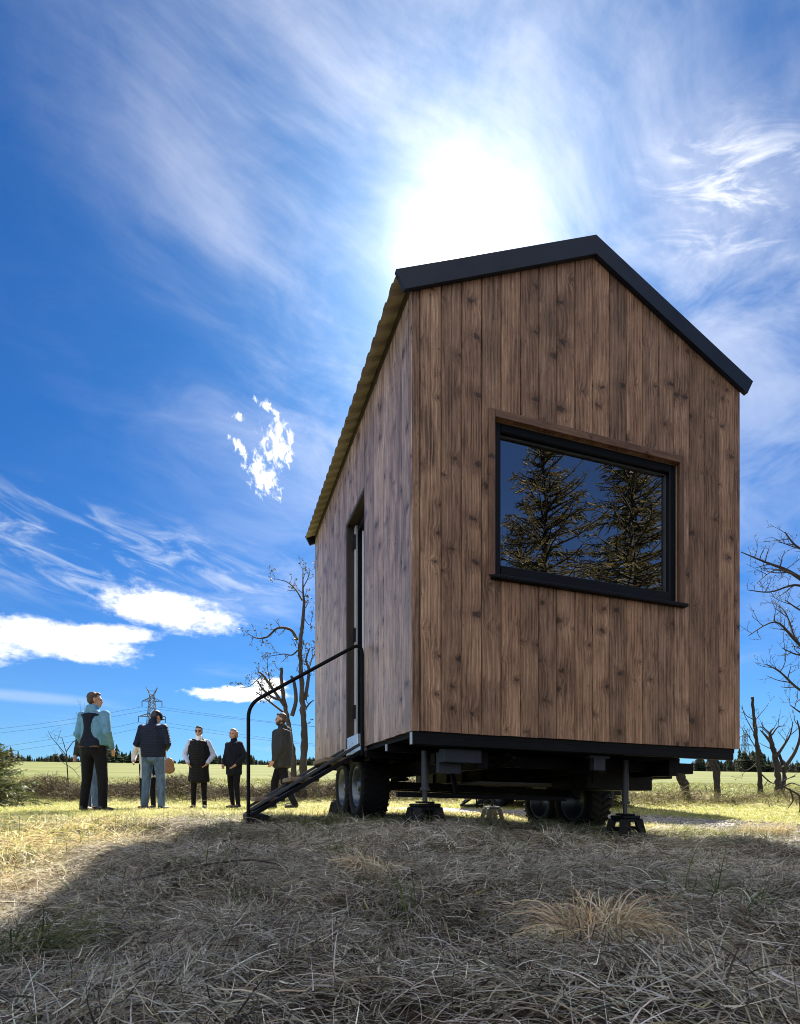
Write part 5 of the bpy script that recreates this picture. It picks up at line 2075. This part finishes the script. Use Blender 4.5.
# small bright cumulus
puf = nt.m('ADD', nt.m('MULTIPLY', nt.noise(nt.comb(nt.m('MULTIPLY', az, 14), nt.m('MULTIPLY', el, 30), 1.7), 1.0, 7, .6), .7), nt.m('MULTIPLY', nt.noise(nt.comb(nt.m('MULTIPLY', az, 60), nt.m('MULTIPLY', el, 110), 7.7), 1.0, 6, .6), .45))
puf2 = nt.noise(nt.comb(nt.m('MULTIPLY', nt.m('MULTIPLY_ADD', el, .5, az), 95), nt.m('MULTIPLY', nt.m('MULTIPLY_ADD', az, -.6, el), 70), 4.7), 1.0, 7, .62, .4)
cum = None
for (px, py, wx, wy, rot, nz, amt) in ((62, 641, .135, .030, -.07, puf, .5), (-60, 637, .12, .04, 0, puf, .5), (168, 611, .125, .033, -.07, puf, .5), (115, 634, .075, .017, .05, puf, .4),
                                       (240, 694, .085, .0145, .03, puf, .8), (268, 690, .04, .022, .3, puf, .9), 
                                       (277, 449, .023, .030, .5, puf2, 1.9), (263, 477, .032, .018, -.75, puf2, 1.9), (240, 448, .020, .007, -.5, puf2, 1.9), (279, 426, .010, .013, .3, puf2, 1.9),
                                       (268, 407, .022, .006, -.35, puf2, 1.9), (239, 417, .008, .006, -.3, puf2, 1.9), (290, 438, .008, .010, .3, puf2, 1.9)):
    s_ = nt.m('MULTIPLY_ADD', nt.m('SUBTRACT', nz, .55 if nz is puf else .5), -2.6 * amt if nz is puf else -2.0 * amt, spot(px, py, wx, wy, rot))
    c_ = nt.smooth(s_, 1.0, .42) if nz is puf else nt.smooth(s_, 1.15, .1)
    cum = c_ if cum is None else nt.m('MAXIMUM', cum, c_)
# broken bright cloud added in the unseen sky behind the camera as fill light
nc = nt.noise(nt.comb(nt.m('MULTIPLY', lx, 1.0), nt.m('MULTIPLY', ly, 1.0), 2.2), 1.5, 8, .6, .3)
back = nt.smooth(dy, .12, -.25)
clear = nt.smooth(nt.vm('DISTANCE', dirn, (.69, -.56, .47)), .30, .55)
fill_cloud = nt.m('MULTIPLY', nt.m('MULTIPLY', nt.smooth(nc, .42, .58), back), clear)
hz = nt.m('EXPONENT', nt.m('DIVIDE', nt.m('MAXIMUM', el, 0.0), -R(9)))
skyc = nt.mix(nt.m('MULTIPLY', hz, .55), skyc, (4.3, 5.2, 6.1))
cir = nt.m('ADD', cir, nt.m('MULTIPLY', nt.m('MULTIPLY', nt.smooth(spot(790, 380, .45, .42), 1.0, .1), nt.smooth(cib, .32, .62)), .30), clamp=True)
cir = nt.m('ADD', cir, nt.m('MULTIPLY', back, .05), clamp=True)  # thin veil added behind the camera to lighten the window reflection
skyc = nt.mix(cir, skyc, nt.mix(nearsun, (5.6, 6.3, 7.3), (8.4, 8.5, 8.9)))
skyc = nt.mix(nt.m('MULTIPLY', fill_cloud, .92), skyc, (13.2, 13.6, 14.2))
skyc = nt.mix(nt.m('MULTIPLY', cum, .94), skyc, nt.mix(nt.smooth(puf, .35, .62), (5.4, 5.8, 6.4), (10.5, 10.4, 10.4)))
# aureole round the sun through the thin cloud
g1 = nt.m('MULTIPLY', nt.m('EXPONENT', nt.m('DIVIDE', ang_, -R(2.1))), 30)
g2 = nt.m('MULTIPLY', nt.m('EXPONENT', nt.m('DIVIDE', ang_, -R(9.0))), 4.9)
g2 = nt.m('MULTIPLY', g2, nt.m('MAXIMUM', nt.m('MULTIPLY_ADD', ci, 3.2, -.65), .25))
glow = nt.m('ADD', g1, g2)
gc = nt.vm('SCALE', (1.0, .86, .74), None, glow)
tot = nt.vm('ADD', skyc, gc)
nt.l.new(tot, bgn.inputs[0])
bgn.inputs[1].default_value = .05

# ------------------------------------------------------------------ render
sc.view_settings.view_transform = 'Standard'
sc.view_settings.look = 'None'
sc.view_settings.gamma = 1
sc.view_settings.exposure = 1.6
sc.view_settings.use_curve_mapping = False
sc.render.engine = 'CYCLES'
cy = sc.cycles
cy.use_denoising = True
cy.filter_width = 1.0
cy.max_bounces = 8
cy.diffuse_bounces = 4
cy.glossy_bounces = 4
cy.transparent_max_bounces = 8
cy.sample_clamp_indirect = 8
cy.caustics_reflective = False
cy.caustics_refractive = False
